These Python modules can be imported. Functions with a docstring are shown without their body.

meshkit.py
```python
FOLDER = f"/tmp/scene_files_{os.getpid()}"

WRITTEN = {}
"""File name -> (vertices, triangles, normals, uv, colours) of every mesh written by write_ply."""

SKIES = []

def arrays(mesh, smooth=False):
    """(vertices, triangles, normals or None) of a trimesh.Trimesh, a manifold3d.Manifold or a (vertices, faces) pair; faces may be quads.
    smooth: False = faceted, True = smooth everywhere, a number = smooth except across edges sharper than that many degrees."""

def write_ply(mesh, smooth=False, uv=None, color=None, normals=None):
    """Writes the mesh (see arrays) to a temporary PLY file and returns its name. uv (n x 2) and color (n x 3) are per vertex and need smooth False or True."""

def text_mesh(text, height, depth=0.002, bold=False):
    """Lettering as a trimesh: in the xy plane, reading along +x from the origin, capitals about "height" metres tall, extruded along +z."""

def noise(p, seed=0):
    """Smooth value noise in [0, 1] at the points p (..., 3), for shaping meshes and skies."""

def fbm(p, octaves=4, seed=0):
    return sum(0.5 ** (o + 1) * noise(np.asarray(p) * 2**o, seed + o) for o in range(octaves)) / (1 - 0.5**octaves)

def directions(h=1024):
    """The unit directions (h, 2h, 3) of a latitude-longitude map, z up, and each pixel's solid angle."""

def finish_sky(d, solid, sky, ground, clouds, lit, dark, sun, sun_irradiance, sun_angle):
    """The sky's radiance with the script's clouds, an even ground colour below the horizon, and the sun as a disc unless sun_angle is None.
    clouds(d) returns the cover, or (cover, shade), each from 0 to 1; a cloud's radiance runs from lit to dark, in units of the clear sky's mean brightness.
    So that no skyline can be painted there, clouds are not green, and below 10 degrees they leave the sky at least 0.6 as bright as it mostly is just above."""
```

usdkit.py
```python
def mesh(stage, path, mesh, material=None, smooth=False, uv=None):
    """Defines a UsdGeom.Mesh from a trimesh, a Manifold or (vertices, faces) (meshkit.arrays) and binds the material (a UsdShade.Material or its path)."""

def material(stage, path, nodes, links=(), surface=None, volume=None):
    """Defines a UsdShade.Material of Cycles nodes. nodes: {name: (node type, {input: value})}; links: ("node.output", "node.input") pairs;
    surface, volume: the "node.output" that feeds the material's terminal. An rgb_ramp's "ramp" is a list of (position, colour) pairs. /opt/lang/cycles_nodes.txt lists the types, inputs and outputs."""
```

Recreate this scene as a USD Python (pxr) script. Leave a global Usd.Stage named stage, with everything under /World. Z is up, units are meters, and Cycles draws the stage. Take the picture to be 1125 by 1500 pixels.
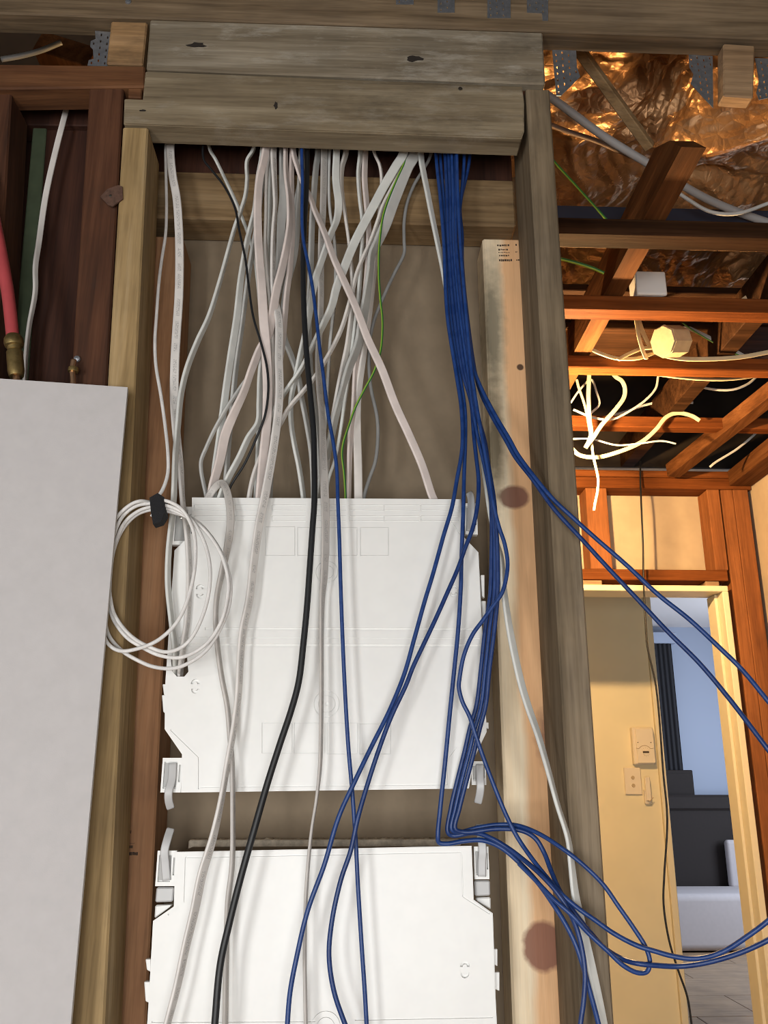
import math, random, numpy as np, trimesh, manifold3d as m3, usdkit, meshkit
from shapely.geometry import Polygon, box as sbox, Point
from pxr import Usd, UsdGeom, UsdLux, UsdShade, Gf, Sdf
stage = Usd.Stage.CreateInMemory()
UsdGeom.SetStageUpAxis(stage, 'Z'); UsdGeom.SetStageMetersPerUnit(stage, 1.0)
UsdGeom.Xform.Define(stage, '/World')
rnd = random.Random(7)
# ------------------------------------------------------------------ camera
F = 1285.0; YAW = math.radians(2.3); PITCH = math.radians(17.3); EYE = np.array([0, 0, 1.35])
fw = np.array([math.sin(YAW) * math.cos(PITCH), math.cos(YAW) * math.cos(PITCH), math.sin(PITCH)])
rt = np.array([math.cos(YAW), -math.sin(YAW), 0.0]); up = np.cross(rt, fw)
cam = UsdGeom.Camera.Define(stage, '/World/camera')
cam.CreateHorizontalApertureAttr(36.0); cam.CreateVerticalApertureAttr(48.0); cam.CreateFocalLengthAttr(36.0 * F / 1125)
cam.CreateClippingRangeAttr(Gf.Vec2f(0.05, 200)); cam.CreateExposureAttr(0.0)
M = Gf.Matrix4d(); M.SetIdentity()
for i, r in enumerate((rt, up, -fw, EYE)):
    for j in range(3): M[i, j] = float(r[j])
cam.AddTransformOp().Set(M)
# ------------------------------------------------------------------ daylight through the two windows
def rect_light(name, pos, target, w, h, inten, col):
    L = UsdLux.RectLight.Define(stage, '/World/' + name)
    L.CreateWidthAttr(w); L.CreateHeightAttr(h); L.CreateIntensityAttr(inten); L.CreateColorAttr(Gf.Vec3f(*col))
    pos, target = np.array(pos, float), np.array(target, float)
    z = pos - target; z /= np.linalg.norm(z); x = np.cross([0, 0, 1], z); x /= np.linalg.norm(x); y = np.cross(z, x)
    m = Gf.Matrix4d(); m.SetIdentity()
    for i, r in enumerate((x, y, z, pos)):
        for j in range(3): m[i, j] = float(r[j])
    L.AddTransformOp().Set(m)
rect_light('window_daylight', (0.05, -1.66, 0.85), (0.05, 0, 0.85), 1.6, 1.3, 8.2, (1.0, 1.0, 0.99))
rect_light('side_window_daylight', (-1.62, -1.66, 1.0), (-1.62, 0, 1.0), 0.62, 1.5, 17.5, (1.0, 1.0, 0.99))
rect_light('bedroom_window_daylight', (4.72, 6.9, 1.6), (3.0, 6.9, 1.5), 1.6, 1.4, 13.0, (0.72, 0.83, 1.0))
LAMP_POWER = 5600.0
# ------------------------------------------------------------------ pixel helpers (photo of 1125 x 1500): a point at a real depth
def ray(x, y): return fw + (x - 562.5) / F * rt + (750 - y) / F * up
def P(x, y, Y): d = ray(x, y); return EYE + d * (Y / d[1])
def Pz(x, y, z): d = ray(x, y); return EYE + d * ((z - EYE[2]) / d[2])
def mpp(p): return float((np.asarray(p) - EYE) @ fw) / F          # metres per photo pixel at a point
# ------------------------------------------------------------------ scene helpers
used = {}
def numbered(parent, name):
    k = (parent, name); n = used.get(k, 0); used[k] = n + 1
    return name if n == 0 else '%s_%03d' % (name, n)
def setd(prim, label=None, cat=None, group=None, kind=None):
    for k, v in (('label', label), ('category', cat), ('group', group), ('kind', kind)):
        if v: prim.SetCustomDataByKey(k, v)
    return prim
def thing(name, label, cat, loc=(0, 0, 0), group=None, kind=None):
    x = UsdGeom.Xform.Define(stage, '/World/' + numbered('/World', name)); x.AddTranslateOp().Set(Gf.Vec3d(*map(float, loc)))
    return setd(x.GetPrim(), label, cat, group, kind)
def world_of(prim):
    return np.array(UsdGeom.XformCache().GetLocalToWorldTransform(prim).ExtractTranslation())
def obj(name, mesh, mat, parent=None, smooth=False, uv=None, label=None, cat=None, group=None, kind=None):
    base = str(parent.GetPath()) if parent is not None else '/World'
    if parent is not None:
        off = world_of(parent)
        v, f, _ = meshkit.arrays(mesh, False); mesh = (v - off, f)
    m = usdkit.mesh(stage, base + '/' + numbered(base, name), mesh, mat, smooth=smooth, uv=uv)
    return setd(m.GetPrim(), label, cat, group, kind)
def cat_mesh(ms): return trimesh.util.concatenate([trimesh.Trimesh(*meshkit.arrays(m)[:2], process=False) for m in ms])
def hull(pts): 
    return trimesh.convex.convex_hull(np.asarray(pts, float))
def chamfer8(c, r):
    """c: 8 corners, index bits (a,b,d); hull of the chamfered solid"""
    c = np.asarray(c, float); out = []
    for i in range(8):
        e = []
        for bit in (1, 2, 4):
            d = c[i ^ bit] - c[i]; L = np.linalg.norm(d); e.append(d / L * min(r, L * 0.3))
        out += [c[i] + e[0] + e[1], c[i] + e[0] + e[2], c[i] + e[1] + e[2]]
    return hull(out)
def bx(x0, x1, y0, y1, z0, z1, r=0.002):
    return chamfer8([(x1 if i & 1 else x0, y1 if i & 2 else y0, z1 if i & 4 else z0) for i in range(8)], r)
def quad_board(q, Y, depth, r=0.002):
    """q: TL, TR, BR, BL in photo pixels on the plane Y; solid going back by depth"""
    tl, tr, br, bl = [P(x, y, Y) for x, y in q]
    d = np.array([0, depth, 0])
    f = {(0, 0): bl, (1, 0): br, (0, 1): tl, (1, 1): tr}
    return chamfer8([f[(i & 1, (i >> 2) & 1)] + (d if i & 2 else 0) for i in range(8)], r)
def beam(a, b, w, h, r=0.002, upv=(0, 0, 1)):
    """bar from a to b, w across, h high, centred on the line"""
    a, b = np.asarray(a, float), np.asarray(b, float); t = b - a; t /= np.linalg.norm(t)
    s = np.cross(t, upv); s /= np.linalg.norm(s); u = np.cross(s, t)
    return chamfer8([(b if i & 1 else a) + s * (w / 2 if i & 2 else -w / 2) + u * (h / 2 if i & 4 else -h / 2) for i in range(8)], r)
def cyl(a, b, r, n=20, r2=None):
    a, b = np.asarray(a, float), np.asarray(b, float); t = b - a; t /= np.linalg.norm(t)
    s = np.cross(t, [0, 0, 1] if abs(t[2]) < 0.9 else [1, 0, 0]); s /= np.linalg.norm(s); u = np.cross(s, t)
    an = np.linspace(0, 2 * math.pi, n, endpoint=False); ring = np.cos(an)[:, None] * s + np.sin(an)[:, None] * u
    return hull(np.vstack([a + ring * r, b + ring * (r if r2 is None else r2)]))
def lathe(prof, at, axis=(0, 0, 1), n=28):
    m = trimesh.creation.revolve(np.asarray(prof, float), sections=n)
    T = trimesh.geometry.align_vectors([0, 0, 1], axis); T[:3, 3] = at; m.apply_transform(T); return m
def spline(pts, sub=7):
    p = np.asarray(pts, float); p = np.vstack([2 * p[0] - p[1], p, 2 * p[-1] - p[-2]]); out = []
    for i in range(1, len(p) - 2):
        a, b, c, d = p[i - 1:i + 3]
        t1 = max(np.linalg.norm(b - a), 1e-6) ** .5; t2 = t1 + max(np.linalg.norm(c - b), 1e-6) ** .5; t3 = t2 + max(np.linalg.norm(d - c), 1e-6) ** .5
        for t in np.linspace(t1, t2, sub, endpoint=False):
            A1 = (t1 - t) / t1 * a + t / t1 * b; A2 = (t2 - t) / (t2 - t1) * b + (t - t1) / (t2 - t1) * c; A3 = (t3 - t) / (t3 - t2) * c + (t - t2) / (t3 - t2) * d
            B1 = (t2 - t) / t2 * A1 + t / t2 * A2; B2 = (t3 - t) / (t3 - t1) * A2 + (t - t1) / (t3 - t1) * A3
            out.append((t2 - t) / (t2 - t1) * B1 + (t - t1) / (t2 - t1) * B2)
    out.append(p[-2]); return np.array(out)
def sweep(line, w, t=None, ang=None, n=14):
    """stadium (w x t) or round section swept along line; uv = (metres along, round)"""
    line = np.asarray(line, float); T = np.gradient(line, axis=0); T /= np.maximum(np.linalg.norm(T, axis=1, keepdims=True), 1e-9)
    V = line - EYE; V /= np.linalg.norm(V, axis=1, keepdims=True)
    N = V - (V * T).sum(1, keepdims=True) * T; bad = np.linalg.norm(N, axis=1) < 0.15
    N[bad] += 0.3 * np.array([0, 0, 1]); N -= (N * T).sum(1, keepdims=True) * T
    N /= np.linalg.norm(N, axis=1, keepdims=True); S = np.cross(T, N)
    an = np.linspace(0, 2 * math.pi, n + 1)
    if t is None: cs = np.stack([np.cos(an) * w / 2, np.sin(an) * w / 2], 1)
    else:
        cs = np.stack([np.cos(an) * t / 2 + np.sign(np.round(np.cos(an), 6)) * (w - t) / 2, np.sin(an) * t / 2], 1)
    ang = np.zeros(len(line)) if ang is None else np.asarray(ang)
    A = np.cos(ang)[:, None] * S + np.sin(ang)[:, None] * N; B = -np.sin(ang)[:, None] * S + np.cos(ang)[:, None] * N
    rings = line[:, None, :] + cs[None, :, :1] * A[:, None, :] + cs[None, :, 1:] * B[:, None, :]
    k, m = len(line), n + 1
    L = np.concatenate([[0], np.cumsum(np.linalg.norm(np.diff(line, axis=0), axis=1))])
    uv = np.stack([np.repeat(L, m), np.tile(np.linspace(0, 1, m), k)], 1)
    i, j = np.meshgrid(np.arange(k - 1), np.arange(n), indexing='ij'); a = (i * m + j).ravel(); b = a + 1; c = a + m; d = c + 1
    f = np.vstack([np.stack([a, c, b], 1), np.stack([b, c, d], 1)])
    v = np.vstack([rings.reshape(-1, 3), line[:1], line[-1:]]); uv = np.vstack([uv, [[0, .9]], [[L[-1], .9]]])
    j = np.arange(n); c0, c1 = len(v) - 2, len(v) - 1
    f = np.vstack([f, np.stack([np.full(n, c0), j, j + 1], 1), np.stack([np.full(n, c1), (k - 1) * m + j + 1, (k - 1) * m + j], 1)])
    if np.einsum('ij,ij->i', np.cross(v[f[:, 1]], v[f[:, 2]]), v[f[:, 0]]).sum() < 0: f = f[:, ::-1]
    return (v, f), uv
# ------------------------------------------------------------------ materials
LK = '/World/Looks/'
mats = {}
def mat(name, nodes, links, surface='p.BSDF'):
    mats[name] = usdkit.material(stage, LK + name, nodes, links, surface=surface); return mats[name]
def plain(name, col, rough=0.5, metal=0.0, spec=0.5, var=0.0, scale=30, bump=0.0, bscale=200, trans=0.0):
    n = {'p': ('principled_bsdf', dict(base_color=col, roughness=rough, metallic=metal, specular_ior_level=spec))}; l = []
    if var or bump: n['g'] = ('geometry', {})
    if var:
        n['n'] = ('noise_texture', dict(scale=scale, detail=4.0, roughness=0.6))
        n['r'] = ('rgb_ramp', dict(ramp=[(0.3, tuple(c * (1 - var) for c in col)), (0.7, tuple(min(1, c * (1 + var)) for c in col))]))
        l += [('g.position', 'n.vector'), ('n.fac', 'r.fac'), ('r.color', 'p.base_color')]
    if bump:
        n['bn'] = ('noise_texture', dict(scale=bscale, detail=3.0)); n['b'] = ('bump', dict(strength=bump, distance=0.002))
        l += [('g.position', 'bn.vector'), ('bn.fac', 'b.height'), ('b.normal', 'p.normal')]
    return mat(name, n, l)
def wood(name, dark, mid, light, axis='z', seed=0.0, rough=0.75, contrast=1.0, stain=None, knots=(), stains=0.0, dirt=(0.03, 0.025, 0.02), split=None, pale=0.0, mult=0.8, spec=0.3):
    sl, sa = 1.6, 34.0
    sc = {'x': (sl, sa, sa), 'y': (sa, sl, sa), 'z': (sa, sa, sl)}[axis]
    s2 = tuple(s * 4.5 for s in sc)
    n = {'g': ('geometry', {}), 'm': ('mapping', dict(mapping_type='point', location=(seed, seed * 1.7, seed * .6), scale=sc)),
         'n': ('noise_texture', dict(scale=1.0, detail=5.0, roughness=0.62, distortion=0.35)),
         'r': ('rgb_ramp', dict(ramp=[(0.5 - .22 / contrast, dark), (0.5, mid), (0.5 + .2 / contrast, light)])),
         'm2': ('mapping', dict(mapping_type='point', location=(seed * 2, 3, seed), scale=s2)),
         'n2': ('noise_texture', dict(scale=1.0, detail=3.0, roughness=0.6)),
         'r2': ('rgb_ramp', dict(ramp=[(0.25, (0.62, 0.60, 0.58)), (0.55, (1, 1, 1))])),
         'x': ('mix', dict(mix_type='multiply', fac=mult)),
         'bl': ('noise_texture', dict(scale=5.0, detail=4.0, roughness=0.6)),
         'br': ('rgb_ramp', dict(ramp=[(0.3, (0.72, 0.72, 0.74)), (0.65, (1.1, 1.08, 1.05))])),
         'x2': ('mix', dict(mix_type='multiply', fac=mult)),
         'b': ('bump', dict(strength=0.35, distance=0.002)),
         'p': ('principled_bsdf', dict(roughness=rough, specular_ior_level=spec))}
    l = [('g.position', 'm.vector'), ('m.vector', 'n.vector'), ('n.fac', 'r.fac'), ('g.position', 'm2.vector'), ('m2.vector', 'n2.vector'), ('n2.fac', 'r2.fac'),
         ('r.color', 'x.color1'), ('r2.color', 'x.color2'), ('g.position', 'bl.vector'), ('bl.fac', 'br.fac'), ('x.color', 'x2.color1'), ('br.color', 'x2.color2'),
         ('n2.fac', 'b.height'), ('b.normal', 'p.normal')]
    last = 'x2.color'
    if stains:
        n['sm'] = ('mapping', dict(mapping_type='point', location=(seed + 5, 0, 2), scale=tuple(9 if s > 5 else 4 for s in sc)))
        n['sn'] = ('noise_texture', dict(scale=1.0, detail=6.0, roughness=0.7)); n['sr'] = ('map_range', dict(from_min=0.56, from_max=0.74, to_min=0.0, to_max=stains, clamp=True))
        n['sx'] = ('mix', dict(mix_type='mix', color2=dirt))
        l += [('g.position', 'sm.vector'), ('sm.vector', 'sn.vector'), ('sn.fac', 'sr.value'), ('sr.result', 'sx.fac'), (last, 'sx.color1')]; last = 'sx.color'
    if split:
        n['px'] = ('separate_xyz', {}); n['pn'] = ('math', dict(math_type='multiply_add', value2=0.03, value3=-0.015)); n['pa'] = ('math', dict(math_type='add'))
        n['pm'] = ('map_range', dict(from_min=split[0] - .006, from_max=split[0] + .008, clamp=True)); n['pc'] = ('mix', dict(mix_type='multiply', color2=split[1]))
        l += [('g.position', 'px.vector'), ('bl.fac', 'pn.value1'), ('px.x', 'pa.value1'), ('pn.value', 'pa.value2'), ('pa.value', 'pm.value'), ('pm.result', 'pc.fac'), (last, 'pc.color1')]; last = 'pc.color'
    if pale:
        n['ym'] = ('mapping', dict(mapping_type='point', location=(1, 2, seed), scale=(9, 9, 30))); n['yn'] = ('noise_texture', dict(scale=1.0, detail=6.0, roughness=0.7)); n['yr'] = ('map_range', dict(from_min=0.53, from_max=0.72, to_min=0.0, to_max=pale, clamp=True))
        n['yx'] = ('mix', dict(mix_type='mix', color2=(0.42, 0.39, 0.33)))
        l += [('g.position', 'ym.vector'), ('ym.vector', 'yn.vector'), ('yn.fac', 'yr.value'), ('yr.result', 'yx.fac'), (last, 'yx.color1')]; last = 'yx.color'
    for i, (c, rad, col, soft) in enumerate(knots):
        a = 'k%d' % i
        n[a + 's'] = ('vector_math', dict(math_type='subtract', vector2=tuple(map(float, c))))
        n[a + 'm'] = ('vector_math', dict(math_type='multiply', vector2=(1 / rad[0], 0.0, 1 / rad[1])))
        n[a + 'n'] = ('noise_texture', dict(scale=60.0, detail=3.0)); n[a + 'w'] = ('math', dict(math_type='multiply', value2=0.7 if soft > .5 else 0.3))
        n[a + 'l'] = ('vector_math', dict(math_type='length')); n[a + 'a'] = ('math', dict(math_type='add'))
        n[a + 'r'] = ('map_range', dict(from_min=(1.35 if soft > .5 else 1.15) + soft * .6, from_max=(1.35 if soft > .5 else 1.15) - soft * .6, to_min=0.0, to_max=0.92, clamp=True))
        n[a + 'x'] = ('mix', dict(mix_type='mix', color2=col))
        l += [('g.position', a + 's.vector1'), (a + 's.vector', a + 'm.vector1'), (a + 'm.vector', a + 'l.vector1'), ('g.position', a + 'n.vector'), (a + 'n.fac', a + 'w.value1'),
              (a + 'l.value', a + 'a.value1'), (a + 'w.value', a + 'a.value2'), (a + 'a.value', a + 'r.value'), (a + 'r.result', a + 'x.fac'), (last, a + 'x.color1')]
        last = a + 'x.color'
    l.append((last, 'p.base_color'))
    return mat(name, n, l)
def sheath(name, col, ink=None, rough=0.42, ink_v=(0.25,), sign=0.02, stripe=None):
    n = {'p': ('principled_bsdf', dict(base_color=col, roughness=rough, specular_ior_level=0.45)), 't': ('texture_coordinate', {}), 's': ('separate_xyz', {}),
         'g': ('geometry', {}), 'n': ('noise_texture', dict(scale=25.0, detail=3.0)),
         'r': ('rgb_ramp', dict(ramp=[(0.3, tuple(c * .88 for c in col)), (0.7, tuple(min(1, c * 1.05) for c in col))]))}
    l = [('t.UV', 's.vector'), ('g.position', 'n.vector'), ('n.fac', 'r.fac')]; last = 'r.color'
    if ink is not None:
        n |= {'c': ('combine_xyz', {}), 'u': ('math', dict(math_type='multiply', value2=520.0)), 'v': ('math', dict(math_type='multiply', value2=60.0)),
              'wn': ('noise_texture', dict(scale=1.0, detail=2.0, roughness=0.7)), 'wr': ('math', dict(math_type='greater_than', value2=0.5)),
              'c2': ('combine_xyz', {}), 'u2': ('math', dict(math_type='multiply', value2=38.0)), 'gn': ('noise_texture', dict(scale=1.0, detail=1.0)), 'gr': ('math', dict(math_type='greater_than', value2=0.46)),
              'a1': ('math', dict(math_type='multiply')), 'x': ('mix', dict(mix_type='mix', color2=ink)), 'a9': ('math', dict(math_type='multiply', value2=0.38))}
        l += [('s.x', 'u.value1'), ('s.y', 'v.value1'), ('u.value', 'c.x'), ('v.value', 'c.y'), ('c.vector', 'wn.vector'), ('wn.fac', 'wr.value1'),
              ('s.x', 'u2.value1'), ('u2.value', 'c2.x'), ('c2.vector', 'gn.vector'), ('gn.fac', 'gr.value1'), ('wr.value', 'a1.value1'), ('gr.value', 'a1.value2')]
        # band round both flat faces
        n |= {'d': ('math', dict(math_type='pingpong', value2=0.25)), 'b': ('math', dict(math_type='greater_than', value2=0.25 - sign)), 'a2': ('math', dict(math_type='multiply'))}
        l += [('s.y', 'd.value1'), ('d.value', 'b.value1'), ('a1.value', 'a2.value1'), ('b.value', 'a2.value2'), ('a2.value', 'a9.value1'), ('a9.value', 'x.fac'), (last, 'x.color1')]; last = 'x.color'
    if stripe is not None:
        n |= {'sd': ('math', dict(math_type='sine')), 'su': ('math', dict(math_type='multiply', value2=12.566)), 'sg': ('math', dict(math_type='greater_than', value2=0.1)), 'sx': ('mix', dict(mix_type='mix', color2=stripe))}
        l += [('s.y', 'su.value1'), ('su.value', 'sd.value1'), ('sd.value', 'sg.value1'), ('sg.value', 'sx.fac'), (last, 'sx.color1')]; last = 'sx.color'
    l.append((last, 'p.base_color'))
    return mat(name, n, l)
WHITE = sheath('sheath_white', (0.74, 0.70, 0.66)); COOL = sheath('sheath_cool_white', (0.68, 0.69, 0.66)); PINK = sheath('sheath_pinkish_white', (0.74, 0.65, 0.61))
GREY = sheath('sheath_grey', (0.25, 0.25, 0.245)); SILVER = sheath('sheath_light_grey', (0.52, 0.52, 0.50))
PRINT = sheath('sheath_white_printed', (0.73, 0.70, 0.67), ink=(0.10, 0.10, 0.11)); PRINT2 = sheath('sheath_grey_printed', (0.52, 0.49, 0.46), ink=(0.2, 0.19, 0.18))
DATAW = sheath('sheath_round_white_printed', (0.74, 0.72, 0.70), ink=(0.3, 0.3, 0.3), sign=0.05)
BLUE = sheath('sheath_blue', (0.010, 0.042, 0.18), ink=(0.045, 0.10, 0.30), rough=0.38, sign=0.12); BLUE2 = sheath('sheath_deep_blue', (0.008, 0.032, 0.145), ink=(0.04, 0.09, 0.26), rough=0.38, sign=0.12)
BLACK = sheath('sheath_black', (0.012, 0.013, 0.015), rough=0.45); GREEN = sheath('sheath_green_yellow', (0.03, 0.16, 0.03), stripe=(0.25, 0.40, 0.04))
CREAM = sheath('sheath_cream', (0.62, 0.51, 0.32))
OLIVE = wood('weathered_stud', (0.11, 0.082, 0.05), (0.195, 0.148, 0.094), (0.27, 0.212, 0.145), 'z', 1.0, stains=0.35)
TAN = wood('tan_stud', (0.25, 0.165, 0.07), (0.37, 0.255, 0.12), (0.45, 0.33, 0.18), 'z', 4.0, stains=0.3)
HEAD1 = wood('header_grey', (0.13, 0.10, 0.065), (0.22, 0.18, 0.125), (0.33, 0.285, 0.215), 'x', 2.0, stains=0.5, pale=.6)
HEAD2 = wood('header_brown', (0.12, 0.09, 0.055), (0.21, 0.165, 0.105), (0.32, 0.265, 0.18), 'x', 9.0, stains=0.5, pale=.3)
PLATE = wood('top_plate_wood', (0.085, 0.058, 0.033), (0.165, 0.115, 0.067), (0.235, 0.17, 0.105), 'x', 14.0, contrast=1.5)
NOGG = wood('nogging_wood', (0.15, 0.092, 0.042), (0.255, 0.165, 0.08), (0.33, 0.23, 0.125), 'x', 6.0, stains=0.4)
RED = wood('red_hardwood', (0.040, 0.015, 0.007), (0.082, 0.031, 0.014), (0.125, 0.053, 0.026), 'z', 3.0, stains=0.4)
REDX = wood('red_hardwood_level', (0.055, 0.020, 0.008), (0.115, 0.046, 0.017), (0.17, 0.074, 0.03), 'x', 8.0, stains=0.4)
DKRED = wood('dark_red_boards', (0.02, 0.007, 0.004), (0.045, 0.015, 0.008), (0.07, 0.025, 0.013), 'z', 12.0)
RUST = wood('rust_brown_stud', (0.27, 0.13, 0.06), (0.38, 0.20, 0.10), (0.46, 0.27, 0.15), 'z', 21.0, contrast=.8)
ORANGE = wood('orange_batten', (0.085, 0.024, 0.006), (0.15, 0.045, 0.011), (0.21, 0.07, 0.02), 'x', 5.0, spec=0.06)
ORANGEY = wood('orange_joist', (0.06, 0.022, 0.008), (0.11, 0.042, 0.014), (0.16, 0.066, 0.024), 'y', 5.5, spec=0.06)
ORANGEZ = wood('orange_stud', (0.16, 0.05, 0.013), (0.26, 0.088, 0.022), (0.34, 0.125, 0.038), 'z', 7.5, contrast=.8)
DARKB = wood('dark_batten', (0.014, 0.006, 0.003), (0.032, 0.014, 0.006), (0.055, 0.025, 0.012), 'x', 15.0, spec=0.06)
TANEND = wood('tan_end_grain', (0.24, 0.135, 0.06), (0.37, 0.22, 0.10), (0.46, 0.29, 0.15), 'x', 28.0, stains=0.5)
ENDG = wood('end_grain', (0.20, 0.12, 0.06), (0.33, 0.21, 0.115), (0.42, 0.28, 0.16), 'x', 25.0, stains=0.5)
kn = [(P(753, 728, 1.52), (0.028, 0.022), (0.20, 0.085, 0.06), .25), (P(797, 1386, 1.52), (0.034, 0.036), (0.25, 0.105, 0.07), .2), (P(762, 538, 1.52), (0.0065, 0.0065), (0.06, 0.03, 0.02), .3), (P(815, 1080, 1.52), (0.03, 0.05), (0.30, 0.15, 0.09), .6),
      (P(722, 480, 1.52), (0.02, 0.14), (0.22, 0.19, 0.13), .9), (P(725, 655, 1.52), (0.016, 0.10), (0.17, 0.14, 0.09), .9)]
PINE = wood('pale_pine', (0.76, 0.59, 0.39), (0.87, 0.71, 0.49), (0.95, 0.83, 0.62), 'z', 17.0, contrast=.8, knots=kn, split=(.296, (0.90, 0.66, 0.50)), mult=.3)
PANEL = plain('white_moulded_plastic', (0.80, 0.80, 0.78), 0.32, var=0.02)
FROST = plain('translucent_plastic', (0.50, 0.50, 0.50), 0.35)
GREYPL = plain('grey_clip_plastic', (0.36, 0.36, 0.35), 0.4)
SHEET = plain('brown_backing_sheet', (0.240, 0.182, 0.120), 0.8, var=0.10, scale=14, bump=0.1)
PLASTER = plain('grey_plasterboard_paper', (0.475, 0.455, 0.455), 0.85, var=0.03, scale=40, bump=0.06, bscale=500)
EDGE = plain('torn_paper_edge', (0.62, 0.54, 0.43), 0.9, var=0.3, scale=70, bump=0.5)
GYPSUM = plain('gypsum_edge', (0.62, 0.59, 0.54), 0.9, var=0.1, bump=0.4)
STEEL = plain('galvanised_steel', (0.42, 0.44, 0.48), 0.42, metal=0.85, var=0.2, scale=90)
RUSTY = plain('rusty_plate', (0.10, 0.052, 0.035), 0.8, metal=0.2, var=0.35, scale=120)
SCREW = plain('zinc_screw', (0.7, 0.68, 0.62), 0.25, metal=1.0)
BRASS = plain('brass', (0.40, 0.29, 0.12), 0.38, metal=0.9, var=0.25, scale=80); COPPER = plain('copper_tube', (0.55, 0.33, 0.20), 0.35, metal=0.9)
PEX = plain('red_pipe', (0.40, 0.062, 0.068), 0.4, var=0.1)
GREENB = plain('green_painted_board', (0.075, 0.10, 0.055), 0.8, var=0.15)
VELCRO = plain('black_velcro', (0.012, 0.012, 0.014), 0.95, bump=0.8, bscale=900)
INK = plain('stamp_ink', (0.055, 0.035, 0.022), 0.9)
KNOTDK = plain('split_in_wood', (0.02, 0.014, 0.01), 0.95)
FARPL = plain('cream_wall_paint', (0.80, 0.70, 0.46), 0.7, var=0.03, scale=6)
FARPL2 = plain('bare_plaster_lining', (0.46, 0.36, 0.245), 0.85, var=0.07, scale=9)
JAMB = plain('cream_gloss_paint', (0.80, 0.70, 0.48), 0.35)
SWITCH = plain('switch_plastic', (0.80, 0.69, 0.52), 0.4); SWDARK = plain('thermostat_slot', (0.10, 0.07, 0.04), 0.5); SWMID = plain('thermostat_groove', (0.5, 0.38, 0.22), 0.6)
BLUEW = plain('blue_grey_paint', (0.42, 0.47, 0.58), 0.8); CEIL = plain('white_ceiling_paint', (0.78, 0.72, 0.68), 0.9)
DKFAB = plain('dark_brown_upholstery', (0.020, 0.013, 0.0105), 0.8, var=0.15, scale=60); CURT = plain('charcoal_curtain', (0.022, 0.021, 0.024), 0.9)
LINEN = plain('white_bed_linen', (0.55, 0.50, 0.49), 0.9, var=0.03)
TILE = wood('timber_look_tile', (0.30, 0.20, 0.12), (0.42, 0.29, 0.18), (0.50, 0.36, 0.23), 'x', 33.0, rough=0.35, contrast=.7)
FLOORW = wood('floor_boards', (0.16, 0.10, 0.06), (0.24, 0.16, 0.10), (0.30, 0.21, 0.13), 'y', 40.0)
ROOMW = plain('room_wall_paint', (0.66, 0.64, 0.60), 0.85); ROOFD = plain('dark_roof_underside', (0.02, 0.013, 0.009), 0.95, var=0.3, scale=8)
NAVY = plain('navy_membrane', (0.018, 0.024, 0.045), 0.6); CONDUIT = plain('grey_conduit', (0.30, 0.29, 0.29), 0.5); BROWNP = plain('brown_pipe', (0.12, 0.075, 0.055), 0.6)
JBOX = plain('cream_junction_box', (0.40, 0.32, 0.20), 0.42, var=0.08, scale=60); GBOX = plain('grey_switch_box', (0.62, 0.60, 0.58), 0.45)
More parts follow.
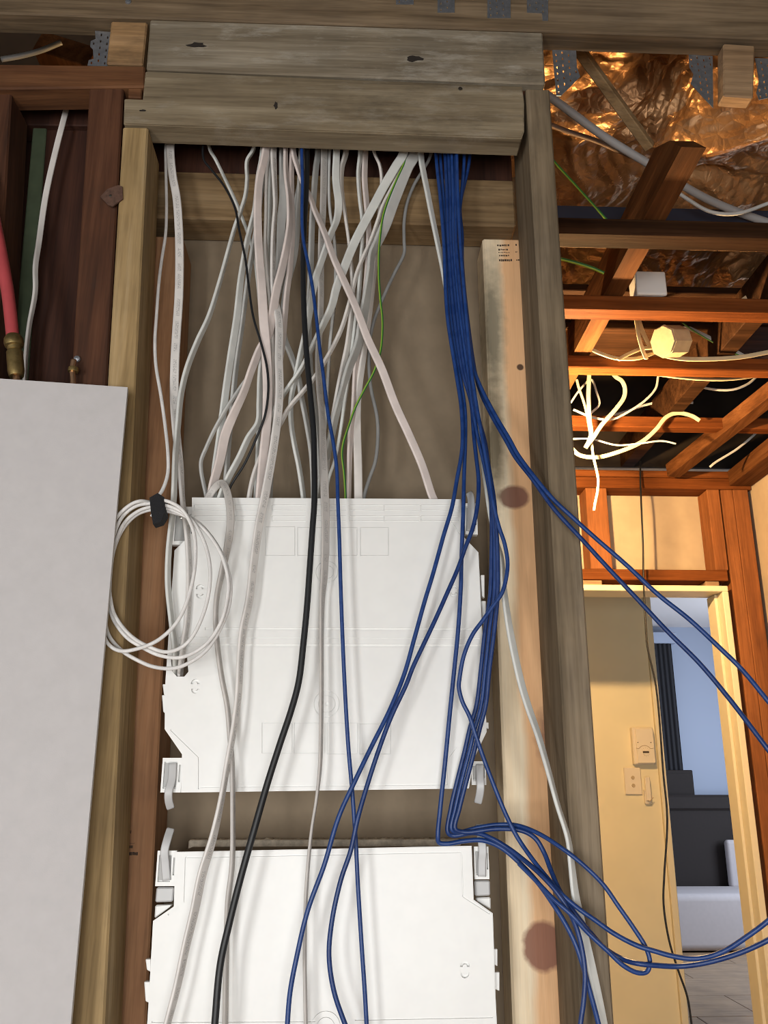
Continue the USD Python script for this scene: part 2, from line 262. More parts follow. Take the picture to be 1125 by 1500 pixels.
mat('copper_foil', {'g': ('geometry', {}), 'n': ('noise_texture', dict(scale=55.0, detail=6.0, roughness=0.65)), 'b': ('bump', dict(strength=0.25, distance=0.003)), 'w': ('voronoi_texture', dict(feature='distance_to_edge', scale=26.0, detail=1.0)), 'b2': ('bump', dict(strength=0.6, distance=0.012)),
                    'v': ('noise_texture', dict(scale=9.0, detail=4.0)), 'r': ('rgb_ramp', dict(ramp=[(0.3, (0.28, 0.13, 0.05)), (0.7, (0.46, 0.26, 0.12))])),
                    'p': ('principled_bsdf', dict(metallic=0.62, roughness=0.40))},
    [('g.position', 'n.vector'), ('n.fac', 'b.height'), ('g.position', 'w.vector'), ('w.distance', 'b2.height'), ('b.normal', 'b2.normal'), ('b2.normal', 'p.normal'), ('g.position', 'v.vector'), ('v.fac', 'r.fac'), ('r.color', 'p.base_color')])
mat('lamp_glow', {'e': ('emission', dict(color=(1.0, 0.63, 0.28), strength=LAMP_POWER))}, [], surface='e.emission')
# ------------------------------------------------------------------ the setting: room shells
def struct(name, mesh, m, parent=None, label=None): return obj(name, mesh, m, parent, label=label, kind='structure' if parent is None else None)
struct('floor', bx(-2.7, 2.7, -1.8, 1.30, -0.03, 0.0), FLOORW, label='bare timber floor of the near room')
struct('wall_left', bx(-2.72, -2.6, -1.8, 1.38, 0, 2.75), ROOMW, label='plain wall on the left of the near room')
struct('wall_right', bx(2.6, 2.72, -1.8, 1.38, 0, 2.75), ROOMW, label='plain wall on the right of the near room')
rw = [bx(-2.6, -1.98, -1.8, -1.7, 0, 2.75), bx(-1.26, -.80, -1.8, -1.7, 0, 2.75), bx(.90, 2.6, -1.8, -1.7, 0, 2.75), bx(-1.98, -1.26, -1.8, -1.7, 0, .2), bx(-1.98, -1.26, -1.8, -1.7, 1.8, 2.75), bx(-.80, .90, -1.8, -1.7, 0, .15), bx(-.80, .90, -1.8, -1.7, 1.55, 2.75)]
struct('wall_rear', cat_mesh(rw), ROOMW, label='wall with the windows behind the camera')
def frame(x0, x1, z0, z1): return [bx(x0, x0 + .03, -1.76, -1.7, z0, z1), bx(x1 - .03, x1, -1.76, -1.7, z0, z1), bx(x0 + .03, x1 - .03, -1.76, -1.7, z0, z0 + .03), bx(x0 + .03, x1 - .03, -1.76, -1.7, z1 - .03, z1)]
w3 = setd(UsdGeom.Xform.Define(stage, '/World/window_3').GetPrim(), 'narrow side window behind the camera', kind='structure'); obj('window_frame', cat_mesh(frame(-1.98, -1.26, .2, 1.8)), JAMB, w3)
wf = frame(-.80, .90, .15, 1.55)
w1 = setd(UsdGeom.Xform.Define(stage, '/World/window_1').GetPrim(), 'window of the near room behind the camera', kind='structure'); obj('window_frame', cat_mesh(wf), JAMB, w1)
struct('ceiling', bx(-2.72, 6, -2.7, 3.0, 3.55, 3.6), ROOFD, label='dark underside of the roof above the framing')
# backing sheet of the cavity
struct('wall_back', bx(-0.46, 0.372, 1.60, 1.612, 0, 2.62), SHEET, label='brown backing sheet behind the cable cavity')
# ------------------------------------------------------------------ timber framing of the near wall
def timber(name, mesh, m, label, cat='timber', group=None): return obj(name, mesh, m, label=label, cat=cat, group=group)
tp = thing('top_plate', 'long grey-brown top plate across the head of the wall', 'timber', (0, 1.38, 2.795), group='plates of the wall frame')
obj('plate', bx(-1.6, 1.9, 1.38, 1.430, 2.795, 2.90, .003), PLATE, tp)
def nail_plate(q, Y, label, parent=None, teeth=True, m=STEEL, jag=0, th=0.0015):
    """galvanised plate cut as the pixel polygon q on plane Y"""
    pts = [P(x, y, Y) for x, y in q]; poly = Polygon([(p[0], p[2]) for p in pts]).buffer(0)
    mm = m3.CrossSection([list(poly.exterior.coords)[:-1][::1 if poly.exterior.is_ccw else -1]]).extrude(th)
    x0, z0, x1, z1 = poly.bounds; holes = []; xs = np.arange(x0 + .007, x1 - .004, .013); zs = np.arange(z0 + .007, z1 - .004, .016)
    if teeth:
        for i, x in enumerate(xs):
            for z in zs + (.006 if i % 2 else 0):
                if poly.buffer(-.004).contains(Point(x, z)): holes.append(m3.CrossSection([[(x - .0014, z - .0032), (x + .0014, z - .0032), (x + .0014, z + .0032), (x - .0014, z + .0032)]]).extrude(th * 4).translate((0, 0, -th)))
    if holes: mm = mm - m3.Manifold.batch_boolean(holes, m3.OpType.Add)
    mm = mm.rotate((90, 0, 0)).translate((0, Y + th, 0))
    if parent is not None: return obj('nail_plate', mm, m, parent)
    return obj('nail_plate', mm, m, label=label, cat='metal plate', group='galvanised nail plates')
for (a, b, c, wh) in ((580, 606, 6, 'leftmost of the four small plates on the top plate'), (641, 666, 18, 'second from left on the top plate'), (714, 748, 26, 'widest of the four on the top plate'), (772, 803, 27, 'rightmost of the four on the top plate')):
    nail_plate([(a, -16), (b, -16), (b, c), (a, c)] if a != 772 else [(a, -16), (b, -16), (b, 30), (b - 8, 30), (b - 9, 19), (a, 18)], 1.3785, 'small galvanised nail plate, ' + wh)
s_ = thing('screw', 'screw head in the top plate above the tan joist end', 'screw', P(188, 3, 1.378)); c = P(188, 3, 1.38)
obj('head', lathe([(0, 0), (.006, 0), (.0055, .002), (0.002, .003), (0, .0025)], c, (0, -1, 0)), STEEL, s_)
hb = thing('header_board', 'upper grey header board with pale plaster smears along its lower edge', 'timber', P(500, 75, 1.38), group='header boards')
obj('board', quad_board([(220, 28), (795, 47), (799, 123), (214, 101)], 1.38, .09, .003), HEAD1, hb)
def to_world(mm, Y): return mm.rotate((90, 0, 0)).translate((0, Y, 0))       # extrusion height points at the camera
def cs(poly):
    rings = []
    for g in getattr(poly, 'geoms', [poly]):
        if g.is_empty: continue
        e = list(g.exterior.coords)[:-1]; rings.append(e if g.exterior.is_ccw else e[::-1])
        for h in g.interiors:
            e = list(h.coords)[:-1]; rings.append(e[::-1] if h.is_ccw else e)
    return m3.CrossSection(rings, m3.FillRule.NonZero)
def smudge(cx, cy, a, b, Y, parent, seed, name='knot'):
    r = random.Random(seed); pts = []
    for i in range(14):
        t = i / 14 * 2 * math.pi; k = 1 + r.uniform(-.3, .3); p = P(cx + a * math.cos(t) * k, cy + b * math.sin(t) * k, Y); pts.append((p[0], p[2]))
    poly = Polygon(pts).buffer(0); mm = m3.CrossSection([list(poly.exterior.coords)[:-1]], m3.FillRule.NonZero).extrude(.0006).rotate((90, 0, 0)).translate((0, Y + .0002, 0))
    return obj(name, mm, KNOTDK, parent)
smudge(288, 66, 14, 3.5, 1.38, hb, 1); smudge(607, 86, 11, 4.5, 1.38, hb, 2); 
hb2 = thing('header_board', 'lower header board with rounded right end sitting on the left stud', 'timber', P(475, 150, 1.38), group='header boards')
hp = Polygon([(P(x, y, 1.377)[0], P(x, y, 1.377)[2]) for x, y in ((213, 104), (765, 126), (768, 150), (768, 192), (764, 203), (181, 182), (182, 144), (209, 145))]); hp = hp.buffer(-.003).buffer(.003)
hm = cs(hp).extrude(.046) + cs(hp.buffer(-.0025)).extrude(.048)
obj('board', to_world(hm, 1.425), HEAD2, hb2, smooth=30)
smudge(404, 155, 3, 5, 1.377, hb2, 3); smudge(210, 162, 5, 1.6, 1.377, hb2, 4)
obj('nail', lathe([(0, 0), (.0048, 0), (.004, .0025), (0, .003)], P(674, 131, 1.377), (0, -1, 0)), SCREW, hb2, smooth=40)
sp = P(287, 204, 1.4); 
timber('header_packer', bx(.327, .372, 1.40, 1.46, 2.655, 2.79), RED, 'dark packer block behind the right end of the header boards')
# left stud leans a little; built from its own edges
timber('wall_stud', quad_board([(180, 185), (217, 186), (150, 1560), (98, 1560)], 1.38, .105, .003), TAN, 'tan left stud beside the plasterboard sheet, leaning a little', 'stud', 'studs of the wall frame')
timber('wall_stud', bx(.333, .380, 1.38, 1.52, .05, 2.652, .003), OLIVE, 'grey weathered right stud crossed by the blue cables', 'stud', 'studs of the wall frame')
pine = thing('pine_stud', 'pale pine stud with large red knots deep in the cavity', 'stud', (.31, 1.52, .0), group='studs of the wall frame')
obj('stud', bx(.2605, .352, 1.52, 1.60, .0, P(735, 349, 1.52)[2], .004), PINE, pine)
def stamp(rows, Y, parent, seed):
    r = random.Random(seed); ms = []
    for (x0, x1, y0, y1) in rows:
        x = x0
        while x < x1 - .5:
            w = r.uniform(1.3, 3.4); a, b = P(x, y0 + r.uniform(0, .6), Y), P(min(x + w, x1), y1 - r.uniform(0, .6), Y)
            ms.append(trimesh.creation.box(bounds=[(a[0], Y - .0003, min(a[2], b[2])), (b[0], Y + .0006, max(a[2], b[2]))])); x += w + r.uniform(.3, .9)
    return obj('ink_stamp', cat_mesh(ms), INK, parent)
stamp([(728, 746, 358, 361), (730, 744, 364.5, 367), (730, 747, 369.2, 370.6), (731, 746, 373, 375.6), (731, 750, 379.5, 383), (755, 757, 357, 360), (755, 758, 368, 370), (756, 761, 380, 382)], 1.52, pine, 5)
rs = thing('rust_brown_stud', 'rust-brown stud deep in the cavity left of the white panels', 'stud', P(205, 1200, 1.5), group='studs of the wall frame')
obj('stud', quad_board([(205, 345), (268, 346), (211, 1560), (142, 1560)], 1.50, .098, .003), RUST, rs)
stamp([(186, 192, 1216, 1221), (185, 197, 1234.5, 1236), (185, 195, 1238, 1243), (184, 203, 1248, 1253)], 1.50, rs, 6)
timber('nogging', bx(-.425, .331, 1.52, 1.598, 2.437, 2.549, .004), NOGG, 'stained tan nogging across the top of the cavity behind the cables', 'timber')
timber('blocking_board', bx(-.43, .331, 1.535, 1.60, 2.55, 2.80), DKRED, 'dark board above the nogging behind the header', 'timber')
# ------------------------------------------------------------------ left bay
timber('hardwood_plate', quad_board([(-90, 92), (212, 96), (212, 127), (-90, 131)], 1.385, .06, .003), REDX, 'dark red hardwood plate above the left bay', 'timber', 'red hardwood frame of the left bay')
timber('hardwood_block', quad_board([(188, 128), (208, 128), (207, 143), (187, 142)], 1.39, .03), REDX, 'small red hardwood block under the right end of the left plate', 'timber')
jt = thing('joist_end', 'tan joist end beside the upper header board with a split corner', 'timber', P(190, 60, 1.39))
obj('joist', bx(P(164, 25, 1.39)[0], P(217, 25, 1.39)[0], 1.388, 1.60, P(190, 94, 1.388)[2], 2.794, .003), TANEND, jt)
nail_plate([(139, 45), (163, 47), (160, 97), (128, 96), (130, 88), (137, 86), (136, 72), (132, 68), (133, 60), (140, 57)], 1.41, 'jagged galvanised nail plate on the tan joist end at top left')
ls = thing('hardwood_stud', 'dark red hardwood stud with a rusty plate between left bay and tan stud', 'stud', P(145, 300, 1.39), group='red hardwood frame of the left bay')
obj('stud', quad_board([(131, 128), (181, 128), (152, 640), (99, 640)], 1.39, .09, .003), RED, ls)
cx, cy = 163, 285
nail_plate([(cx - 16, cy + 3), (cx - 6, cy - 8), (cx + 10, cy - 14), (cx + 16, cy - 12), (cx + 17, cy + 6), (cx + 2, cy + 17), (cx - 5, cy + 15)], 1.3765, None, ls, teeth=False, m=RUSTY, th=.003)
obj('nail', lathe([(0, 0), (.003, 0), (.0025, .0015), (0, .002)], P(162, 287, 1.3765), (0, -1, 0)), SCREW, ls)
timber('hardwood_stud', quad_board([(-60, 134), (17, 134), (-12, 640), (-95, 640)], 1.40, .09, .003), RED, 'dark red hardwood stud at the left edge behind the red pipe', 'stud', 'red hardwood frame of the left bay')
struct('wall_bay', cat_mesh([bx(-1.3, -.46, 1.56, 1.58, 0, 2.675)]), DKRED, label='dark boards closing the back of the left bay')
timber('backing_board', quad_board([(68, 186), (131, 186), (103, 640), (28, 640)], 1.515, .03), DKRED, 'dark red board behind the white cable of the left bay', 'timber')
timber('bored_nogging', quad_board([(10, 136), (132, 138), (130, 184), (6, 182)], 1.50, .05), DKRED, 'dark nogging with the cable hole above the green board', 'timber')
timber('green_board', quad_board([(48, 186), (68, 186), (34, 640), (8, 640)], 1.51, .025), GREENB, 'narrow green painted board behind the red pipe', 'timber')
timber('roof_strut', beam(P(60, 70, 1.75), P(140, 95, 1.75), .05, .06), ORANGEY, 'brown strut in the roof gap beside the jagged plate', 'timber')
# ------------------------------------------------------------------ plasterboard sheet standing in front of the left studs
pb = thing('plasterboard_sheet', 'grey plasterboard sheet standing in front of the left studs', 'plasterboard', P(80, 900, 1.335))
obj('sheet', quad_board([(-330, 532), (187, 567), (59, 2000), (-560, 2000)], 1.335, .0012, .0003), PLASTER, pb)
q = quad_board([(-329.5, 532.5), (186.6, 567.4), (58.7, 2000), (-559.5, 2000)], 1.3362, .0088, .001)
obj('gypsum_core', q, GYPSUM, pb, label='paler gypsum edge of the sheet')
# ------------------------------------------------------------------ white panels
def panel_local(x, y, Y): p = P(x, y, Y); return (float(p[0]), float(p[2]))
YP = 1.44
def line_poly(pts, w=.0016):
    from shapely.geometry import LineString
    return LineString(pts).buffer(w / 2, cap_style=2, join_style=2)
def to_world(mm, Y): return mm.rotate((90, 0, 0)).translate((0, Y, 0))       # extrusion height points at the camera
BANDS = [[(300, 921), (700, 922)], [(262, 945), (704, 946)]]
def cover(px, groove_px, slots, Yf=YP, rects=(), rings=(), moons=(), grooves_w=.0021):
    from shapely.ops import unary_union
    poly = Polygon([panel_local(x, y, Yf) for x, y in px]).buffer(0)
    body = cs(poly).extrude(.005)
    inner = poly.buffer(-.0011); edge = cs(inner).extrude(.0008).translate((0, 0, .005))
    body = body + edge
    skirt = poly.difference(poly.buffer(-.003)); x0, z0, x1, z1 = poly.bounds
    skirt = skirt.difference(sbox(x0 - .01, z1 - .02, x1 + .01, z1 + .01))
    body = body + cs(skirt).extrude(.0252).translate((0, 0, -.025))
    cut = []
    for pts in groove_px: cut.append(line_poly([panel_local(x, y, Yf) for x, y in pts], grooves_w))
    for pts in (BANDS if rects else []): cut.append(line_poly([panel_local(x, y, Yf) for x, y in pts], .0042))
    for (xa, ya, xb, yb) in rects:
        r = Polygon([panel_local(x, y, Yf) for x, y in ((xa, ya), (xb, ya), (xb, yb), (xa, yb))]); cut.append(r.buffer(.0005).difference(r.buffer(-.0006)))
    for (x, y, r1, r2) in rings:
        c = Point(*panel_local(x, y, Yf)); k = .00106; cut.append(c.buffer(r1 * k).difference(c.buffer(r2 * k)))
    g = cs(unary_union(cut)).extrude(.006).translate((0, 0, .0034)); body = body - g
    deep = [Polygon([panel_local(x, y, Yf) for x, y in s]).buffer(0) for s in slots]; dents = []
    for (x, y, r, side) in moons:
        c = Point(*panel_local(x, y, Yf)).buffer(r * .00106); p = panel_local(x, y, Yf)
        dents.append(c.difference(Point(p[0], p[1] + (-.001 if side > 0 else .001)).buffer(r * .0005)).intersection(sbox(p[0] - .02, p[1] - .0012, p[0] + .02, p[1] + .02) if side > 0 else sbox(p[0] - .02, p[1] - .02, p[0] + .02, p[1] + .0012)))
    if dents: body = body - cs(unary_union(dents)).extrude(.02).translate((0, 0, .0008))
    if deep: body = body - cs(unary_union(deep)).extrude(.02).translate((0, 0, -.005))
    return to_world(body, Yf + .0058)
def latch(parent, px, top, Yb=1.452, finger=None, clip=GREYPL, right=False, screw=None):
    """hinge bracket showing in a cut corner of the cover: frame, recessed tray, screw and curved finger. px = x0,y0,x1,y1"""
    x0, y0, x1, y1 = px; a, b = P(x0, y0, Yb), P(x1, y1, Yb); X0, X1, Z1, Z0 = a[0], b[0], a[2], b[2]
    outer = sbox(X0, Z0, X1, Z1); w = (X1 - X0)
    tray = sbox(X0 + w * .10, Z0 + .006, X0 + w * .74, Z1 - .006)
    body = cs(outer).extrude(.012) - cs(tray).extrude(.02).translate((0, 0, .008)) - cs(sbox(X0 + w * .84, Z0 + (Z1 - Z0) * .3, X0 + w * .93, Z0 + (Z1 - Z0) * .8)).extrude(.02).translate((0, 0, .005))
    br = obj('hinge_bracket', to_world(body, Yb + .012), PANEL, parent)
    tin = sbox(X0 + w * .13, Z0 + .008, X0 + w * .71, Z1 - .008)
    obj('hinge_tray', to_world(cs(tin).extrude(.003).translate((0, 0, .0081)), Yb + .012), clip, br)
    sx, sy = screw; c = P(sx, sy, Yb); 
    obj('hinge_screw', lathe([(0, 0), (.0036, 0), (.0034, .0016), (.002, .0022), (.0015, .0012), (0, .0012)], (c[0], Yb + .0009, c[2]), (0, -1, 0), 16), SCREW, br)
    if finger:
        line = spline([P(x, y, Y) for x, y, Y in finger], 6); (v, f), uv = sweep(line, .0125, .0045); obj('latch_finger', (v, f), FROST, br, smooth=True)
# upper
up_panel = thing('white_panel', 'upper white plastic panel with vent slots, half hidden by cables', 'panel', (-.03, YP, 1.34), group='white plastic panels')
vx = [(285, 333), (345, 384), (399, 448), (458, 507), (512, 562), (563, 614), (617, 672)]
gr = []
for (a, b) in vx:
    gr += [[(a, 740), (b, 740.6)], [(a, 747.5), (b, 748)], [(a, 756), (b, 756.5)], [(a, 763), (b, 763.5)], [(a, 740), (a, 748)], [(a, 756), (a, 763.5)]]
gr += [[(262, 934.5), (703, 935.5)], [(661, 765), (677, 786)], [(677, 786), (677, 740)], [(291, 1109), (291, 1156)], [(250, 1069), (291, 1109)], [(291, 1153), (655, 1149)], [(655, 1150), (655, 1112)], [(655, 1112), (668, 1095)]]
upo = [(281, 728.5), (675, 731), (679, 786), (701, 809), (703, 850), (708, 956), (713, 1072), (694, 1112), (687, 1155), (265, 1161), (266.5, 1105), (241, 1068), (242, 1000), (255.5, 806), (281, 781)]
obj('cover', cover(upo, gr, [[(250, 962), (274, 962), (276, 984), (270, 991), (259, 991), (252, 983)]], rects=[(389, 772, 432, 814), (436, 773, 479, 814), (482, 773, 523, 814), (528, 773, 569, 814), (384, 1059, 428, 1103), (431, 1059, 476, 1103), (479, 1059, 524, 1104), (527, 1060, 572, 1104)],
    rings=[(479, 838, 18, 16.6), (479, 838, 11, 10), (479, 1031, 20, 18.4), (479, 1031, 13, 12), (479, 1031, 2.8, 0.0001)], moons=[(293, 862, 6.5, 1), (293, 871, 6, -1), (286, 1001, 6.5, 1), (286, 1010, 6, -1), (665, 861, 5, 1), (664, 869, 6, -1)]), PANEL, up_panel)
obj('base_tray', bx(-.262, .196, 1.572, 1.598, 1.36, 1.81), PANEL, up_panel)
latch(up_panel, (256, 742, 279, 798), 1, finger=None, screw=(266, 757))
latch(up_panel, (680, 737, 700, 783), 1, finger=[(689, 778, 1.448), (690, 760, 1.446), (690.5, 744, 1.445), (689.5, 728, 1.450), (687, 722, 1.456)], screw=(692.5, 748), right=True)
latch(up_panel, (238.5, 1110, 264.5, 1161), 0, finger=[(253, 1118, 1.449), (252, 1140, 1.4475), (247, 1160, 1.445), (247, 1172, 1.448), (250, 1184, 1.456)], screw=(247, 1152))
latch(up_panel, (690, 1115, 712.5, 1150), 0, finger=[(703, 1120, 1.449), (703, 1135, 1.447), (704, 1150, 1.445), (703, 1162, 1.448), (700, 1176, 1.456)], screw=(703.5, 1141))
for (a, b, c_, d) in ((238, 1002, 245, 1021), (237, 1018, 244, 1046), (704, 842, 710, 876), (705, 880, 712, 915), (707, 1058, 716, 1068)):
    obj('side_tab', quad_board([(a, b), (c_, b), (c_, d), (a + 2, d - 3)], 1.4475, .012, .001), PANEL, up_panel)
# lower
lo_panel = thing('white_panel', 'lower white plastic panel running out of the bottom of the picture', 'panel', (-.03, YP, .78), group='white plastic panels')
loo = [(257, 1248), (691, 1239), (694, 1318), (722, 1338), (726, 1460), (733, 1600), (735, 1700), (200, 1700), (209, 1600), (218, 1460), (224, 1349), (254.5, 1328)]
gl = [[(272, 1256), (676, 1248)], [(272, 1256), (270, 1322)], [(270, 1322), (246, 1340)], [(676, 1248), (678, 1313)], [(678, 1313), (717, 1338)], [(222, 1497), (462, 1496)], [(520, 1494), (722, 1490)]]
obj('cover', cover(loo, gl, [], rings=[(477, 1505, 21, 19.6), (477, 1505, 13, 12)], moons=[(681, 1415, 6.5, 1), (681, 1426, 6, -1)]), PANEL, lo_panel)
obj('base_tray', bx(-.255, .195, 1.572, 1.598, .8, 1.24), PANEL, lo_panel)
latch(lo_panel, (231, 1246, 256, 1298), 1, finger=[(244, 1290, 1.449), (242, 1265, 1.447), (241, 1247, 1.445), (245, 1230, 1.447), (250, 1214, 1.456)], screw=(240.5, 1253))
latch(lo_panel, (694, 1240, 717, 1288), 1, finger=[(706, 1284, 1.449), (706, 1262, 1.447), (707, 1246, 1.445), (705, 1228, 1.447), (702, 1208, 1.456)], screw=(707, 1245))
obj('hinge_block', quad_board([(229, 1300), (255, 1300), (253, 1321), (227, 1322)], 1.455, .012), FROST, lo_panel); obj('hinge_block', quad_board([(227, 1326), (252, 1325), (250, 1328), (226, 1346)], 1.455, .012), PANEL, lo_panel)
obj('hinge_block', quad_board([(695, 1290), (718, 1290), (718.5, 1312), (696, 1313)], 1.455, .012), FROST, lo_panel); obj('hinge_block', quad_board([(697, 1315), (719, 1314), (719.5, 1333), (698, 1320)], 1.455, .012), PANEL, lo_panel)
for (a, b, c_, d) in ((213, 1405, 221, 1424), (211, 1438, 220, 1470), (722, 1390, 729, 1416), (723, 1424, 732, 1452)):
    obj('side_tab', quad_board([(a, b), (c_, b), (c_, d), (a + 2, d - 3)], 1.4475, .012, .001), PANEL, lo_panel)
lz = P(480, 1243, 1.45)[2]
zr = P(480, 1230, 1.565)[2]
obj('box_rim', bx(-.262, .192, 1.565, 1.5995, lz - .03, zr, .002), EDGE, lo_panel, label='torn paper-edged ledge behind the top of the panel')
obj('torn_edge', cat_mesh([hull([(x, 1.566, zr - .001), (x + w, 1.566, zr - .001), (x, 1.5995, zr - .001), (x + w, 1.5995, zr - .001), (x + w * .3, 1.578, zr + h), (x + w * .7, 1.598, zr + h * .8)]) for x, w, h in [(-.26 + i * .0150, rnd.uniform(.010, .022), rnd.uniform(.0004, .0028)) for i in range(29)]]), EDGE, lo_panel, kind='stuff')
obj('box_lip', bx(-.255, .190, 1.452, 1.564, lz - .012, lz - .004, .001), SHEET, lo_panel)
# ------------------------------------------------------------------ cables
def lerp(tab, y):
    tab = sorted(tab); return float(np.interp(y, [t[0] for t in tab], [t[1] for t in tab]))
GRP_W = 'white power cables hanging in the wall cavity'; GRP_B = 'blue network cables hanging in the wall cavity'; GRP_R = 'loose cables in the far ceiling'
LINES = []
def cable(name, label, pts, Y, w, m, t=None, wpx=None, group=None, top=0.0, bottom=0.0, cat='cable', sub=7, parent=None):
    """pts: (px, py) with Y = number or [(py, Y)], or (px, py, Y). top / bottom: metres it goes on, out of sight, straight up / down."""
    L = []
    for p in pts: L.append(P(p[0], p[1], p[2] if len(p) > 2 else (Y if not isinstance(Y, list) else lerp(Y, p[1]))))
    pxw = [p[1] for p in pts]
    if top: L.insert(0, L[0] + np.array([0, 0, top])); pxw.insert(0, pxw[0])
    if bottom: L.append(L[-1] - np.array([0, 0, bottom])); pxw.append(pxw[-1])
    line = spline(L, sub); ang = None
    if t is not None and wpx:
        yy = np.interp(np.arange(len(line)) / sub, np.arange(len(L)), pxw)
        want = np.array([lerp(wpx, y) * mpp(p) for y, p in zip(yy, line)])
        ang = np.arccos(np.clip((want - t) / (w - t), 0.0, 1.0))
        k = np.ones(9) / 9; ang = np.convolve(np.pad(ang, 4, mode='edge'), k, 'valid')
    (v, f), uv = sweep(line, w, t, ang); LINES.append((name, label, line, w, t, ang))
    return obj(name, (v, f), m, parent, smooth=True, uv=uv, label=label, cat=cat if parent is None else None, group=group)
FW, FT = .0160, .0060      # flat twin-and-earth sheath
def flat(label, pts, Y, wpx, m=WHITE, top=.16, bottom=.0, w=FW, t=FT, name='power_cable', group=GRP_W):
    return cable(name, label, pts, Y, w, m, t, wpx, group, top, bottom)
# --- left pair that drop into the slot
flat('printed flat white cable nearest the left stud, first of the pair in the panel slot', [(249.5, 211), (252.4, 254), (258.7, 290), (262, 335), (263, 380), (262, 434), (258.5, 488), (256, 535), (255.5, 590), (259, 640), (264, 684), (267.6, 736), (271, 760), (275, 794), (277, 850), (274, 907), (268, 950), (265, 974, 1.437), (264, 986, 1.452)], [(211, 1.462), (500, 1.44), (735, 1.4335), (960, 1.433)], [(211, 12), (500, 14), (650, 12), (720, 8), (900, 9)], PRINT, bottom=.05)
flat('white cable crossing over the printed cable at left into the panel slot', [(372, 216), (362, 236), (362, 263), (359.5, 286), (353, 308), (344, 333), (333.4, 371), (321, 416), (306, 464), (289, 501), (274, 540), (265, 579), (261, 619), (257, 665), (254.5, 731), (252, 760), (247, 808), (246, 856), (251, 907), (256, 950), (257, 972, 1.433), (257, 986, 1.452)], [(211, 1.462), (330, 1.458), (600, 1.423), (735, 1.417), (960, 1.426)], [(211, 6), (400, 7), (500, 9), (800, 9)], COOL, bottom=.05)
flat('thin white cable slanting behind the thin black wire at top left', [(306, 214), (317, 236), (330, 263), (346, 297), (353, 315), (362, 339), (370, 365), (376, 400), (380, 440), (384, 500), (382, 560), (378, 640), (374, 735)], [(211, 1.478), (360, 1.492), (735, 1.492)], [(211, 5), (735, 6)], COOL, bottom=.05, w=.0085, t=.005)
# --- coil
coil = [(243, 211, 1.47), (243, 245, 1.465), (244, 308, 1.46), (242.5, 344, 1.455), (237, 380, 1.45), (232.6, 416, 1.44), (229, 466, 1.43), (227, 497, 1.425), (228.4, 535, 1.415), (236, 581, 1.405), (242.4, 628, 1.40), (246, 665, 1.39), (245.8, 693, 1.385), (240.5, 712, 1.378), (234, 724, 1.372), (224, 735, 1.368)]
def loop(pts, Y): return [(x, y, Y + (0.0 if x > 200 else 0)) for x, y in pts]
l1 = [(205, 734), (190, 740), (168, 762), (152, 806), (148, 880), (155, 938), (174, 953), (202.6, 950), (234, 936), (262, 907), (281, 856), (286.5, 808), (282, 774), (265, 745), (240, 733)]
l2 = [(222, 737), (200, 741), (180, 756), (165, 790), (159, 840), (162, 879), (168, 901), (190, 930), (215, 946), (245, 955), (274, 942), (299, 896), (308, 840), (299, 794), (276, 757), (241, 740)]
l3 = [(224, 742), (204, 748), (183, 765), (168, 800), (161, 850), (163, 899), (184, 932), (208, 948), (234, 960), (265, 963), (299, 946), (322, 915), (333, 876), (334, 848), (322, 808), (293, 770), (244, 745)]
l4 = [(224, 746), (200, 754), (178, 778), (163, 820), (156, 870), (157, 925), (176, 951), (203, 968), (226, 977), (254, 979), (277, 971), (300, 955), (318, 930), (334, 893), (338, 862), (331, 825), (310, 787), (285, 762), (246, 749)]
tail = [(228, 748, 1.374), (222, 757, 1.3755)]
dc = thing('coiled_data_cable', 'white data cable tied in a coil of loops at the left stud', 'cable', P(250, 860, 1.36))
cable('cable', None, coil + loop(l1, 1.3505) + loop(l2, 1.3565) + loop(l3, 1.3625) + loop(l4, 1.3685) + tail, 0, .0059, DATAW, top=.16, parent=dc, sub=6)
vs = [P(x, y, Y) for x, y, Y in ((219, 729, 1.347), (231, 722, 1.345), (240, 728, 1.347), (241, 750, 1.3455), (236, 764, 1.349), (224, 768, 1.352), (221, 750, 1.347))]
vb = [p + np.array([0, .032 if k not in (4, 5) else .022, 0]) for k, p in enumerate(vs)]
obj('velcro_strap', hull(vs + vb), VELCRO, dc, label='black velcro strap round the top of the coil')
# --- thin black wire
cable('black_wire', 'thin black wire bowing through the left of the white bundle', [(298, 232), (310, 249), (328, 272), (344, 304), (351, 340), (359.5, 380), (364, 416), (371, 464), (382, 501), (391, 538), (393, 572), (388, 609), (375, 643), (358, 680), (338, 712), (330, 735)], [(230, 1.447), (340, 1.436), (464, 1.432), (600, 1.434), (735, 1.456)], .0043, BLACK, group='black wires', top=.1, bottom=.04)
